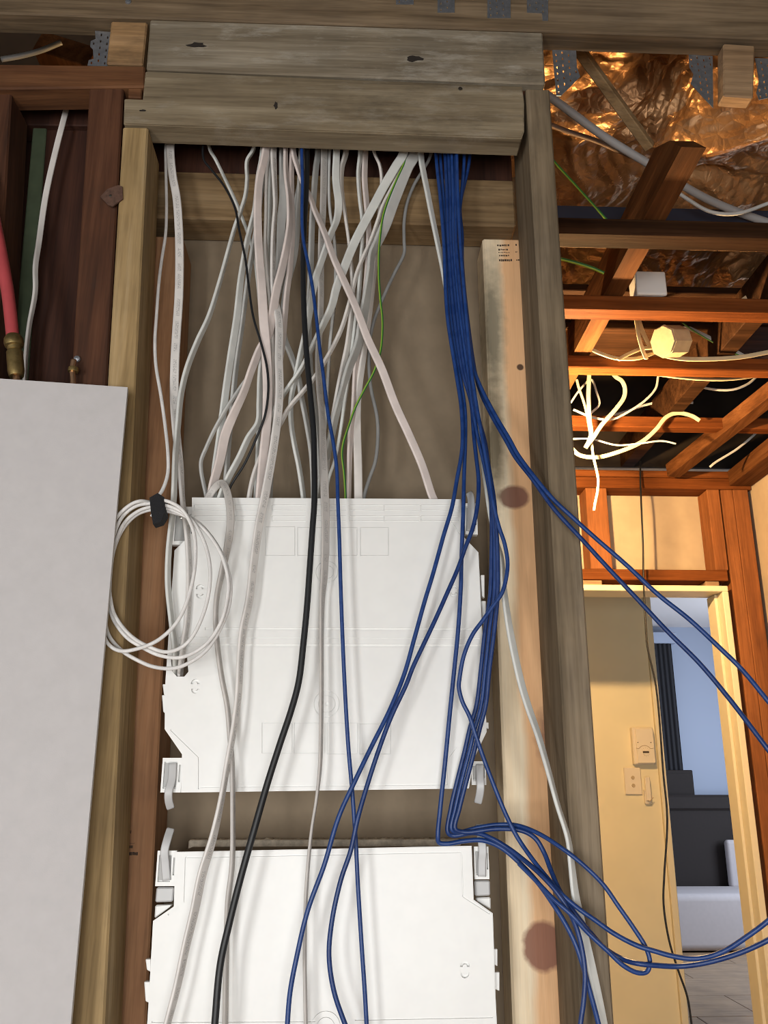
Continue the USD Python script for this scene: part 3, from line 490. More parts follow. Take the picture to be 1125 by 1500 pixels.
# --- left bundle
flat('flat white cable just left of the broad pinkish one, behind the black wire', [(384, 225), (378, 260), (373, 308), (367.6, 330), (362, 353), (353, 407), (347, 464), (339, 516), (332, 563), (326, 609), (321, 647), (315, 690), (312, 735)], [(211, 1.465), (735, 1.468)], [(211, 7), (350, 8), (464, 11), (735, 11)], COOL, bottom=.05)
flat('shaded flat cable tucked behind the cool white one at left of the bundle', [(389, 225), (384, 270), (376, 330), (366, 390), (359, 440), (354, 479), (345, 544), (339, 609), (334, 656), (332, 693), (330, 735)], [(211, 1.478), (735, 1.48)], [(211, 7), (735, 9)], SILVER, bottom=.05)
flat('broad pinkish white flat cable at the front of the left bundle', [(389, 222), (380, 263), (377.5, 299), (378, 344), (380, 380), (383, 416), (386, 464), (390, 516), (392, 572), (390, 628), (386, 665), (380, 735)], [(211, 1.445), (464, 1.44), (600, 1.444), (735, 1.458)], [(211, 11), (344, 12.5), (416, 13), (480, 15), (735, 13)], PINK, bottom=.05, w=.0180, t=.0066)
flat('pinkish flat cable swinging from upper right to lower left across the bundle', [(418.5, 218), (419, 254), (423, 290), (424, 326), (421, 353), (414, 389), (405, 425), (399, 461), (393, 490), (380.5, 512), (369, 540), (358, 572), (343, 605), (330, 637), (322, 675), (311.5, 712), (308, 735)], [(211, 1.452), (420, 1.4505), (500, 1.453), (735, 1.464)], [(211, 7), (300, 8), (400, 12), (461, 13), (560, 11), (637, 15), (735, 12)], PINK, bottom=.05, w=.0185, t=.006)
flat('long printed white flat cable running down over both panels at left', [(400.5, 221), (402, 263), (403, 299), (400.5, 335), (399.6, 371), (400.5, 416), (404, 445), (408.5, 470), (408.5, 525), (409.5, 572), (407, 609), (402, 647), (396, 684), (388, 727), (379, 771), (372, 822), (365, 879), (356, 922), (352, 964), (349, 1018), (342.7, 1067), (333, 1120), (324, 1173), (312, 1227), (296, 1280), (285, 1333), (272, 1387), (258.7, 1448), (245, 1500), (228, 1570)], [(211, 1.459), (440, 1.459), (560, 1.44), (735, 1.418), (1100, 1.405), (1500, 1.40)], [(211, 10), (320, 6), (416, 9), (470, 12), (735, 13), (960, 11), (1160, 9), (1280, 14), (1500, 11)], PRINT, w=.0168, t=.0058, bottom=.3)
flat('narrow white cable behind the pinkish cable, left of the printed one', [(396, 225), (392, 245), (390, 272), (389.5, 317), (389, 362), (392, 398), (396, 434), (400, 480), (402, 540), (399, 600), (393, 680), (388, 735)], [(211, 1.474), (480, 1.4735), (600, 1.4755), (735, 1.4745)], [(211, 6), (300, 5), (420, 8), (735, 8)], WHITE, bottom=.05)
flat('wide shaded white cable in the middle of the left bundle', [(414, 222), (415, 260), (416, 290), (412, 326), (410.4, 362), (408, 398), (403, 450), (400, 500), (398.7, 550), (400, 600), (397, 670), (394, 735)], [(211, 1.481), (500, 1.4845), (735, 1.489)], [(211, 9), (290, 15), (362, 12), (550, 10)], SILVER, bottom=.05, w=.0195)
flat('pinkish cable close behind the swinging pinkish one', [(428, 222), (427, 250), (427.5, 308), (428.4, 335), (425, 389), (420, 430), (417, 466), (413, 510), (406, 560), (400, 640), (391, 735)], [(211, 1.466), (600, 1.4785), (735, 1.4815)], [(211, 8), (425, 9), (735, 9)], PINK, bottom=.05)
flat('grey-white cable twisting behind the thick black cable to its left', [(441, 230), (439, 275), (436, 317), (434, 353), (430, 380), (423, 407), (416, 445), (414, 470), (417, 497), (426, 520), (437, 553), (441.6, 581), (449, 619), (456, 665), (459, 735)], [(211, 1.487), (735, 1.487)], [(211, 8), (400, 10), (735, 7)], SILVER, bottom=.05)
flat('pale greenish cable under the thin black wire, slanting to the panel top at left', [(398, 222), (395, 300), (391, 400), (386, 500), (381, 555), (380, 590), (378, 619), (364, 641), (351, 669), (334, 701), (325, 722), (320, 740)], [(211, 1.4855), (480, 1.4855), (600, 1.4535), (650, 1.449), (735, 1.4535)], [(211, 7), (600, 9), (660, 10), (735, 10)], COOL, bottom=.05)
flat('thin cable curling out to the left of the bundle just above the panel', [(446, 228), (436, 280), (427, 340), (416, 400), (401, 460), (385, 510), (366, 548), (350.7, 570), (332, 598), (315, 628), (302, 656), (294.7, 675), (294.7, 690), (298, 708), (302, 727), (303, 740)], [(211, 1.4955), (480, 1.4955), (560, 1.462), (600, 1.4525), (735, 1.4755)], [(211, 6), (735, 6)], SILVER, bottom=.05, w=.0085, t=.005)
# --- diagonals and right bundle
flat('pinkish white cable slanting down right over the middle to the panel top', [(430, 222), (436, 245), (444, 268), (454.5, 290), (461, 308), (475, 340), (489.6, 380), (506, 416), (522, 452), (539, 497), (559, 540), (579, 593), (598.7, 636), (618, 681), (632, 724), (637, 737)], [(211, 1.452), (300, 1.458), (460, 1.444), (735, 1.4565)], [(211, 8), (300, 8), (380, 10), (550, 12.5), (735, 12)], PINK, bottom=.05, w=.0165)
flat('bright white cable slanting from the header down left to the lower bundle', [(592, 221), (579, 245), (563, 272), (548.6, 299), (532, 330), (518, 358), (507, 385), (493, 421), (486, 448), (477, 468), (460, 503), (441.6, 540), (425, 564), (414, 580), (402, 602), (393, 640), (384, 690), (379, 735)], [(211, 1.462), (400, 1.462), (520, 1.458), (600, 1.468), (735, 1.474)], [(211, 13.5), (400, 13), (460, 11), (510, 8), (735, 7)], COOL, bottom=.05, w=.0180)
flat('thin white cable slanting beside the bright diagonal towards lower left', [(603, 222), (585, 255), (561, 301), (554, 322), (543, 353), (530.6, 380), (522, 403), (516.7, 425), (509.5, 452), (500, 482), (484.5, 514), (462, 551), (441.6, 576), (423, 598), (411.7, 619), (400, 638), (386, 660), (372, 695), (364, 735)], [(211, 1.474), (400, 1.472), (560, 1.466), (620, 1.462), (735, 1.468)], [(211, 6), (735, 7.5)], WHITE, bottom=.05, w=.011)
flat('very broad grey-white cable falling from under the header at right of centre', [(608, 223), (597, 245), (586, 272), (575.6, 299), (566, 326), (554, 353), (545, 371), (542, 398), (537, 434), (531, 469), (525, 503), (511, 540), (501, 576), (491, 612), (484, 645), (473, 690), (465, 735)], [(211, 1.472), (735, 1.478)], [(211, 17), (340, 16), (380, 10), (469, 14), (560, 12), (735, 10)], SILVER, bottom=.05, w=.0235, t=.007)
flat('S-shaped white cable curving left behind the thick black cable', [(493, 220), (492, 263), (496, 299), (493, 322), (484, 344), (471.6, 380), (462.6, 407), (457, 434), (452, 466), (446, 495), (440, 520), (433, 553), (427, 580), (425.7, 600), (427, 625), (431, 650), (438, 684), (444, 725), (445, 737)], [(211, 1.466), (386, 1.4625), (735, 1.482)], [(211, 10), (299, 12), (340, 9), (420, 11), (560, 8), (735, 8)], COOL, bottom=.05)
flat('printed white cable right of the thick black cable, passing over the panel', [(475, 220), (474, 272), (473, 308), (471, 344), (470, 398), (470, 434), (469, 470), (466, 525), (468, 572), (471.5, 609), (473, 647), (474, 684), (475.5, 720), (477, 771), (475, 842), (472, 876), (471, 927), (471, 999), (470.7, 1040), (469, 1120), (464, 1168), (457, 1213), (452, 1260), (448, 1320), (446.5, 1400), (448, 1500), (449, 1570)], [(211, 1.478), (400, 1.475), (470, 1.468), (600, 1.45), (735, 1.416), (1100, 1.41), (1500, 1.41)], [(211, 10), (500, 9), (620, 10), (700, 13), (840, 11), (900, 7), (1120, 6.5), (1170, 4.8), (1300, 6), (1500, 6)], PRINT2, bottom=.3, t=.0045)
flat('grey cable mostly hidden behind the thick black cable at the top', [(466, 222), (463, 245), (460, 280), (457, 330), (455, 400), (452, 480), (456, 560), (466, 640), (470, 735)], [(211, 1.484), (735, 1.492)], [(211, 9), (735, 9)], SILVER, bottom=.05)
flat('thin cable between the printed cable and the S-shaped one', [(483, 222), (482, 281), (484, 312), (489, 345), (492, 385), (490, 440), (484, 500), (480, 560), (476, 640), (468, 735)], [(211, 1.489), (735, 1.4975)], [(211, 5), (735, 6)], SILVER, bottom=.05)
flat('white cable right of the S-shaped one, bending right then back left', [(507, 221), (501, 245), (500, 272), (502, 290), (506, 317), (511, 353), (515, 395), (517, 430), (514, 467), (509, 507), (501, 544), (492, 591), (484, 640), (478, 690), (474, 735)], [(211, 1.484), (735, 1.4845)], [(211, 9), (270, 7), (350, 5), (420, 7), (507, 9), (735, 8)], WHITE, bottom=.05)
flat('white cable left of a twin pair under the header, right of centre', [(528, 221), (525, 254), (527, 290), (530.6, 322), (531, 350), (529, 380), (527, 410), (524, 448), (520, 480), (515, 520), (507, 575), (499.5, 628), (491, 673), (481, 705), (479, 735)], [(211, 1.4795), (735, 1.4895)], [(211, 7), (322, 6), (448, 7), (735, 5)], COOL, bottom=.05)
flat('grey-white cable right of a twin pair under the header', [(535, 221), (534, 263), (537, 299), (540, 340), (539, 380), (535, 430), (528, 490), (521, 540), (519, 580), (517.5, 606), (513.5, 637), (511.6, 684), (510.7, 735)], [(211, 1.490), (735, 1.490)], [(211, 9), (540, 8), (637, 9), (735, 7)], PINK, bottom=.05)
flat('white cable curving down behind the bright diagonal to the panel top', [(548, 221), (556, 241), (559, 259), (558, 290), (553, 340), (548, 400), (541, 460), (531, 530), (524, 585), (523, 628), (524.5, 684), (525, 735)], [(211, 1.484), (300, 1.494), (735, 1.498)], [(211, 5), (300, 6), (500, 9), (640, 12), (735, 14)], WHITE, bottom=.05, w=.0155)
cable('grey_cable', 'dull grey round cable bending down right of the bundle against the sheet', [(631, 226), (619, 250), (606, 272), (596, 299), (592, 326), (592, 353), (592, 371), (579, 398), (568, 421), (557.6, 445), (548.5, 468), (542, 497), (540.5, 535), (544, 572), (552, 609), (553.6, 637), (550, 675), (540.5, 703), (534, 725), (532, 740)], [(211, 1.487), (371, 1.515), (735, 1.50)], .0068, GREY, top=.1, bottom=.05)
cable('earth_wire', 'green and yellow earth wire curving down to the panel', [(595, 224), (593, 236), (581, 263), (568, 294), (561, 317), (557, 344), (555, 371), (555, 407), (557.6, 443), (560, 465), (560, 488), (557, 516), (548, 544), (533, 572), (520, 598), (510.7, 624), (503, 648.5), (501, 665), (504, 693), (506, 725), (506, 740)], [(211, 1.4665), (400, 1.462), (520, 1.455), (600, 1.468), (735, 1.475)], .0042, GREEN, top=.1, bottom=.04)
lp = [(300, 760, 1.4515), (303, 735, 1.4515), (310.6, 720, 1.450), (318, 711, 1.444), (325, 708, 1.436), (331, 716, 1.424), (336, 737, 1.418), (337.7, 765, 1.414), (333, 802, 1.411), (325, 839, 1.409), (318, 873, 1.409), (316, 907, 1.408), (319, 950, 1.408), (325, 993, 1.41), (333, 1035, 1.413), (337, 1080, 1.415), (340, 1120, 1.4155), (341, 1187, 1.414), (340, 1267, 1.414), (334, 1320, 1.415), (331.5, 1400, 1.418), (330, 1500, 1.418), (329, 1570, 1.418)]
flat('greyish printed cable looping over the upper panel top beside the coil', lp, 0, [(707, 11), (765, 12), (880, 8), (960, 8), (1187, 8), (1267, 8), (1500, 9)], PRINT2, top=0, bottom=.3, w=.0135)
# --- thick black and the single blue
cable('black_cable', 'thick round black cable running down over both panels', [(450, 216), (449, 272), (446, 326), (444, 380), (445.5, 460), (449, 516), (454, 572), (459, 628), (460.5, 684), (460.5, 736), (458, 771), (454, 828), (450, 885), (444.5, 942), (437.5, 999), (426.7, 1040), (410.7, 1088), (391, 1150), (373, 1213), (352, 1288), (336, 1352), (322.7, 1413), (314.7, 1500), (309, 1570)], [(211, 1.4475), (353, 1.4415), (480, 1.434), (735, 1.405), (1100, 1.39), (1500, 1.38)], .0102, BLACK, group='black wires', top=.16, bottom=.3)
def net(label, pts, Y, top=.16, bottom=0., w=.0071, m=BLUE): return cable('network_cable', label, pts, Y, w, m, group=GRP_B, top=top, bottom=bottom)
net('single blue cable running down beside the thick black cable', [(442, 219), (443, 263), (442.5, 326), (444.6, 353), (450, 380), (457, 416), (463, 462), (468, 507), (474, 553), (481, 609), (488, 647), (493, 684), (495, 736), (497, 785), (499.5, 871), (504, 984), (510, 1090), (516, 1160), (521, 1230), (524, 1291), (529.5, 1381), (535.5, 1472), (539, 1560)], [(211, 1.4315), (353, 1.4315), (480, 1.420), (735, 1.400), (1200, 1.396), (1500, 1.40)], w=.0064, bottom=.3)
# --- blue bundle at right
net('blue cable leaving the bundle down left, far left one at the bottom edge', [(639, 230), (645, 290), (650, 353), (655, 460), (668, 546), (676, 600), (677, 656), (669, 704), (662, 743), (649.6, 785), (634.7, 839), (622, 881), (607, 935), (592, 988), (570, 1042), (545, 1092), (519, 1146), (496, 1197), (475, 1267), (451, 1333), (435, 1400), (425, 1453), (421, 1500), (418, 1560)], [(230, 1.46), (546, 1.450), (735, 1.412), (990, 1.401), (1150, 1.3865), (1500, 1.385)], bottom=.3)
net('blue cable leaving the bundle down left, bowing back right at the bottom', [(652, 227), (655, 290), (657, 353), (665, 460), (678, 546), (690, 590), (694, 636), (697, 665), (701, 704), (699, 743), (692, 775), (681.6, 802), (671, 832), (654, 871), (637, 909), (620, 945), (605, 977), (595, 1003), (573, 1050), (555, 1098), (538, 1150), (524, 1199), (514, 1245), (499, 1290), (486, 1351), (482, 1400), (489, 1451), (505, 1499), (530, 1560)], [(230, 1.452), (546, 1.4445), (600, 1.4415), (735, 1.404), (990, 1.393), (1200, 1.3865), (1500, 1.39)], bottom=.3, m=BLUE2)
Z3 = [(230, 1.468), (546, 1.457), (735, 1.420), (1000, 1.420), (1225, 1.424)]
net('blue cable dropping straight down to the ledge, then lowest of the bunch going right', [(645, 229), (650, 290), (654, 353), (660, 460), (673, 546), (681, 600), (681.5, 650), (680, 690), (678.4, 753), (676, 817), (675, 860), (671, 924), (664.5, 990), (659, 1044), (651.7, 1119), (645, 1183), (641.5, 1224), (643, 1234, 1.427), (655, 1236, 1.427), (680, 1232, 1.424), (707, 1231, 1.42), (733, 1241, 1.414), (760, 1263, 1.404), (787, 1292, 1.386), (808, 1321, 1.368), (827, 1351, 1.358), (843, 1383, 1.354), (853, 1412, 1.352), (864, 1452, 1.352), (876, 1497, 1.352), (890, 1560, 1.352)], Z3, bottom=.3)
ZB = [(230, 1.448), (546, 1.438), (735, 1.418), (1000, 1.424), (1225, 1.432)]
net('left strand of the three-wide blue ribbon, then second lowest going right', [(657, 224), (660, 290), (661, 353), (670, 460), (682, 546), (695, 590), (703, 620), (711, 650), (717, 700), (720, 753), (720, 810), (718, 871), (711.5, 915), (704.5, 980), (698, 1033), (688.5, 1066), (681, 1099), (670.5, 1141), (660.5, 1184), (656, 1219), (663, 1224, 1.434), (696, 1220, 1.426), (720, 1228, 1.414), (746.7, 1244, 1.403), (770, 1262, 1.386), (792, 1281, 1.363), (814, 1305, 1.350), (832, 1332, 1.347), (845, 1361, 1.348), (853, 1393, 1.347), (857, 1428, 1.346), (854.7, 1468, 1.346), (850.7, 1497, 1.346), (845, 1560, 1.346)], [(a, b) for a, b in ZB], bottom=.3, m=BLUE2)
net('middle strand of the blue ribbon, then the wide looped one at right', [(662, 233), (664, 290), (665, 353), (674, 460), (686, 546), (693, 600), (700, 640), (709, 680), (717, 720), (723, 760), (725, 810), (724, 871), (718, 915), (711, 980), (705, 1033), (696, 1066), (688, 1099), (677, 1141), (667, 1184), (661.5, 1215), (670, 1219, 1.427), (701, 1212, 1.424), (728, 1208, 1.42), (757, 1209, 1.41), (787, 1220, 1.39), (818, 1239, 1.365), (850, 1263, 1.352), (883, 1295, 1.345), (907, 1329, 1.338), (928, 1359, 1.334), (946, 1388, 1.330), (952, 1409, 1.328), (948, 1423, 1.328), (935, 1425, 1.328), (914, 1415, 1.328), (888, 1391, 1.330), (861, 1366, 1.334), (838, 1341, 1.335), (812, 1318, 1.343), (785, 1290, 1.363), (760, 1265, 1.383)], [(a, b - .007) for a, b in ZB], w=.0064)
net('right strand of the blue ribbon, then dipping below the loop and off right', [(667, 226), (668, 290), (668, 353), (678, 460), (690, 546), (697, 600), (708, 640), (717, 690), (724, 734), (727, 772), (729, 820), (729, 871), (725, 915), (717, 980), (711.5, 1033), (703, 1066), (695, 1099), (684, 1141), (673, 1184), (667, 1214), (680, 1219, 1.419), (728, 1214, 1.413), (765, 1217, 1.406), (784, 1228, 1.400), (797, 1249, 1.396), (807, 1275, 1.384), (820, 1305, 1.366), (840, 1335, 1.352), (864, 1365, 1.345), (886, 1389, 1.341), (910, 1404, 1.338), (933, 1411, 1.321), (960, 1414, 1.319), (993, 1415.5, 1.32), (1030, 1411, 1.31), (1080, 1397, 1.295), (1125, 1377, 1.28), (1180, 1345, 1.26), (1330, 1235, 1.2), (1520, 1120, 1.1)], [(230, 1.4435), (353, 1.4305), (546, 1.4255), (735, 1.404), (1000, 1.410), (1225, 1.418)], m=BLUE2)
net('blue cable bulging right of the ribbon, then crossing it and going off right', [(669, 227), (671, 290), (674, 353), (681, 440), (691, 546), (699, 600), (707, 645), (715, 690), (722, 735), (731, 772), (739, 796), (743.5, 824), (741, 849), (735, 869), (722, 888), (707, 909), (692, 930), (679.5, 960), (673, 994), (672, 1006), (677, 1027), (688, 1050), (696.5, 1076), (709, 1112), (726, 1157), (741, 1193), (757, 1225), (778.7, 1257, 1.385), (800, 1284, 1.368), (821, 1308, 1.355), (845, 1329, 1.346), (872, 1348, 1.338), (898.7, 1367, 1.330), (933, 1385, 1.324), (960, 1393.5, 1.318), (983, 1400, 1.314), (1010, 1404, 1.308), (1035, 1402, 1.3), (1063, 1392, 1.29), (1097, 1370, 1.275), (1125, 1349, 1.265), (1180, 1300, 1.24), (1330, 1180, 1.17), (1520, 1060, 1.07)], [(230, 1.4335), (470, 1.417), (546, 1.4155), (735, 1.393), (860, 1.388), (1000, 1.398), (1225, 1.397)], w=.0067)
R8 = [(560, 1.431), (612, 1.416), (667, 1.392), (696, 1.376), (733, 1.362), (790, 1.345), (1100, 1.25)]
net('upper of two blue cables crossing the right stud to the right edge', [(680, 229, 1.455), (674, 301, 1.452), (668, 340, 1.449), (674, 400, 1.444), (682, 460, 1.44), (694, 540, 1.432), (706, 571), (727, 611), (746, 643), (758, 665), (780, 695), (811, 732), (841, 760), (872, 788), (918, 828), (964, 871), (1010, 907.6), (1056, 950.6), (1087, 981), (1125, 1027), (1180, 1095), (1330, 1270, 1.16), (1520, 1420, 1.08)], R8, m=BLUE)
net('lower of two blue cables crossing the right stud to the right edge', [(688, 230, 1.463), (674, 302, 1.462), (677, 345, 1.457), (677, 380, 1.452), (684, 460, 1.453), (697, 550, 1.4455), (705, 577), (722, 612), (741, 645), (755, 670), (780, 702), (811, 745), (850.5, 788), (887, 828), (933, 877), (979, 926), (1025, 972), (1071, 1027), (1125, 1098), (1180, 1170), (1330, 1350, 1.17), (1520, 1500, 1.09)], [(a, b + .0085 + (.008 if a < 600 else 0)) for a, b in R8], m=BLUE2)
flat('white cable right of the blue bundle, crossing the right stud at the bottom', [(617, 232, 1.47), (620.6, 254, 1.468), (626, 281, 1.466), (633, 317, 1.466), (640.4, 353, 1.467), (647.6, 389, 1.468), (657, 440, 1.467), (672, 495, 1.465), (688, 545, 1.463), (699, 588, 1.458), (703, 630, 1.45), (709, 690, 1.438), (718, 753, 1.4295), (726, 790, 1.4275), (734, 817, 1.420), (737, 853, 1.413), (743.5, 903, 1.408), (751, 945, 1.406), (763, 999, 1.402), (773, 1033, 1.398), (788, 1076, 1.388), (801, 1121, 1.372), (817, 1180, 1.366), (832, 1228, 1.366), (837, 1265, 1.367), (843, 1313, 1.367), (855, 1367, 1.366), (867, 1420, 1.366), (883, 1497, 1.366), (893, 1560, 1.366)], 0, [(211, 9), (600, 6), (660, 9), (700, 6), (850, 9), (945, 11), (1033, 11), (1180, 8), (1240, 9), (1310, 12), (1420, 14), (1500, 13)], COOL, top=.12, bottom=.3, w=.0152, t=.006)
flat('white cable hanging in the left bay beside the red pipe', [(99.5, 150, 1.512), (97, 160, 1.485), (92, 180), (83.5, 213), (67.5, 284), (57, 355), (52, 390), (51.6, 428), (43, 476), (38, 519), (36, 560), (34, 600)], [(160, 1.48), (600, 1.47)], [(150, 8), (284, 9), (600, 6)], WHITE, top=0, bottom=.1, w=.0115)
obj('loose_lead', sweep(spline([P(2, 87, 1.62), P(30, 82, 1.62), P(60, 74, 1.62), P(90, 62, 1.62)]), .012)[0], GREY, smooth=True, label='dull grey cable lying in the roof gap at top left', cat='cable')
# ------------------------------------------------------------------ red pipe with brass fitting
pipe = thing('red_pipe', 'red plastic water pipe with a brass fitting in the left bay', 'pipe', P(18, 500, 1.372))
(v, f), uv = sweep(spline([P(x, y, 1.372) for x, y in ((-32, 225), (-11, 310), (2, 375), (11.5, 430), (18, 488), (19, 500))]), .0215); obj('pipe', (v, f), PEX, pipe, smooth=True)
a, b = P(19.5, 492, 1.372), P(24.5, 556, 1.372); ax = (b - a) / np.linalg.norm(b - a); L = np.linalg.norm(b - a)
obj('brass_fitting', lathe([(0, 0), (.012, 0), (.0155, .006), (.0162, .014), (.0150, .020), (.0118, .022), (.0112, .028), (.0135, .032), (.0138, L * .8), (.0118, L * .93), (0, L * .93)], a, ax, 32), BRASS, pipe, smooth=35)
(v, f), uv = sweep(spline([b - ax * .006, b + ax * .04, b + ax * .12]), .0125); obj('copper_tail', (v, f), COPPER, pipe, smooth=True)
tap = thing('pipe_clip', 'small brass pipe stub clipped to the red hardwood stud', 'pipe', P(108, 540, 1.375))
(v, f), uv = sweep(spline([P(x, y, 1.372) for x, y in ((108, 527), (106, 540), (107, 560), (104, 600))]), .0095); obj('stub', (v, f), COPPER, tap, smooth=True)
obj('clip_ring', lathe([(0, 0), (.0085, 0), (.009, .004), (.0085, .008), (0, .008)], P(107, 545, 1.372), (0, 0, 1)), BRASS, tap, smooth=35)
obj('clip_screw', lathe([(0, 0), (.006, 0), (.005, .003), (0, .004)], P(113, 526, 1.388), (0, -1, 0)), STEEL, tap)
# ------------------------------------------------------------------ far room: ceiling frame
XR = 1.468
def batten(y0, y1, m, lab, x0=.40): return timber('ceiling_batten', bx(x0, XR, y0, y1, 2.46, 2.499, .003), m, lab, 'timber', 'ceiling battens of the far room')
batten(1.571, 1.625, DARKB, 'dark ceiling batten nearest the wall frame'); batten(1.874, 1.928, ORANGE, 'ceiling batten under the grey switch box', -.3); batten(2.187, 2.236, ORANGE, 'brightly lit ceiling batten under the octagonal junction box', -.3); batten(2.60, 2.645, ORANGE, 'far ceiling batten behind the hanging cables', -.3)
jA = thing('ceiling_joist', 'dark joist running back from the wall plate, lit orange underneath', 'timber', (.634, 1.4, 2.5), group='ceiling joists')
prof = [(1.352, 2.50), (2.99, 2.50), (2.99, 2.60), (1.475, 2.60), (1.40, 2.555)]
def side_prism(prof, x0, x1):
    mm = m3.CrossSection([prof], m3.FillRule.NonZero).extrude(x1 - x0)      # (y,z,x)
    t = trimesh.Trimesh(*meshkit.arrays(mm)[:2]); v = t.vertices.copy(); t.vertices = np.stack([v[:, 2] + x0, v[:, 0], v[:, 1]], 1); return t
obj('joist', side_prism(prof, .616, .664), ORANGEY, jA)
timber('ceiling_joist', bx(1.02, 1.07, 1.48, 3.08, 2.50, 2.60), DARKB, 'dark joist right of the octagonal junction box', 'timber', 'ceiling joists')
timber('ceiling_joist', beam(P(985, 690, 2.95), P(1150, 560, 2.33), .05, .05), ORANGEY, 'sloping strut beyond the hanging cables at right', 'timber')
timber('joist_end', quad_board([(1060, 63), (1106, 66), (1104, 143), (1060, 140)], 1.385, .032, .003), ENDG, 'pale sawn joist end with dark grain under the top plate at right', 'timber')
nail_plate([(809, 73), (844, 74), (845, 98), (850, 112), (838, 124), (822, 140), (815, 140)], 1.42, 'galvanised nail plate in the gap right of the header')
nail_plate([(1009, 80), (1044, 82), (1045, 158), (1028, 140), (1012, 122), (1016, 108), (1010, 98)], 1.41, 'galvanised nail plate left of the pale sawn joist end')
nail_plate([(1106, 85), (1140, 86), (1140, 140), (1112, 146), (1108, 136), (1112, 118)], 1.41, 'galvanised nail plate at the right edge beside the sawn joist end')
timber('roof_strut', beam(P(846, 70, 1.50), P(952, 216, 1.66), .022, .02), NOGG, 'slanting light brown strut in front of the copper foil', 'timber')
# crumpled foil
def foil():
    nx, ny = 300, 210; xs = np.linspace(.36, 1.75, nx); ys = np.linspace(1.475, 2.45, ny); X, Y = np.meshgrid(xs, ys, indexing='ij')
    q = np.stack([X, Y, np.zeros_like(X)], -1); w = np.stack([meshkit.noise(q * 6, 21), meshkit.noise(q * 6, 22), np.zeros_like(X)], -1) * .25; q = q + w
    Z = 3.05 - .14 * (Y - 1.475) - .07 * np.abs(2 * meshkit.noise(q * 3.6, 3) - 1); r = np.random.default_rng(11)
    for f, amp, k in ((5, .016, 4), (11, .0075, 6), (24, .0032, 7), (48, .0013, 5)):
        for _ in range(k):
            t = r.uniform(0, math.pi); u = (q[..., 0] * math.cos(t) + q[..., 1] * math.sin(t)) * f + r.uniform(0, 9) + .9 * meshkit.noise(q * f * .3, int(r.integers(99)))
            gate = np.clip(2.2 * meshkit.noise(q * f * .35 + r.uniform(0, 9), int(r.integers(99))) - .5, 0, 1); Z = Z + amp * gate * np.abs(2 * (u - np.floor(u + .5)))
    Z = Z - .10
    a = np.stack([X, Y, Z], -1).reshape(-1, 3); b = a + [0, 0, .004]; i, j = np.meshgrid(np.arange(nx - 1), np.arange(ny - 1), indexing='ij'); k = (i * ny + j).ravel()
    f1 = np.vstack([np.stack([k, k + 1, k + ny], 1), np.stack([k + 1, k + ny + 1, k + ny], 1)]); N = len(a)
    edge = []
    rim = [i * ny for i in range(nx)] + [(nx - 1) * ny + j for j in range(1, ny)] + [i * ny + ny - 1 for i in range(nx - 2, -1, -1)] + [j for j in range(ny - 2, 0, -1)]
    for u, w in zip(rim, rim[1:] + rim[:1]): edge += [(u, w, w + N), (u, w + N, u + N)]
    return trimesh.Trimesh(np.vstack([a, b]), np.vstack([f1, f1[:, ::-1] + N, edge]), process=False)
obj('foil_blanket', foil(), mats['copper_foil'], smooth=15, label='crumpled copper coloured foil blanket above the joists', cat='foil insulation')
timber('pale_strip', bx(.42, 1.05, 1.795, 1.83, 2.6005, 2.621), ENDG, 'pale strip under the navy strip across the joists', 'strip')
timber('membrane_strip', bx(.42, 1.05, 1.80, 1.82, 2.6215, 2.70), NAVY, 'dark navy strip lying across the joists', 'strip')
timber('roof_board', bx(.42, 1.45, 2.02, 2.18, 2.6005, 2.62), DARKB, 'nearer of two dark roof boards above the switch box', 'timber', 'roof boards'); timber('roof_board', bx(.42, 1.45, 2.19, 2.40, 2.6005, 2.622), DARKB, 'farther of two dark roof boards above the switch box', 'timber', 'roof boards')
cable('conduit', 'grey conduit sloping down right in front of the foil', [(800, 138), (817, 150), (885, 200), (955, 243), (1014, 280), (1059, 302), (1125, 326), (1160, 336)], [(130, 1.62), (340, 1.80)], .019, CONDUIT, cat='conduit')
cable('brown_pipe', 'thin brown pipe below the grey conduit', [(800, 180), (830, 192), (870, 205), (905, 220), (950, 240)], 1.75, .012, BROWNP, cat='pipe')
cable('ceiling_cable', 'pale cable bowing beside the grey conduit at right', [(990, 280), (1006, 291), (1040, 310), (1078, 313), (1125, 298), (1160, 285)], 1.74, .009, SILVER, group=GRP_R)
cable('earth_wire', 'thin green wire slanting from the right stud behind the dark joist', [(800, 222), (813, 238), (851, 280), (893, 327), (905, 342)], 1.66, .0055, GREEN)
cable('ceiling_cable', 'pale green-tipped cable above the batten beside the right stud', [(815, 377), (821, 379), (841, 384), (869, 393), (885, 400)], 1.80, .008, GREEN, group=GRP_R)
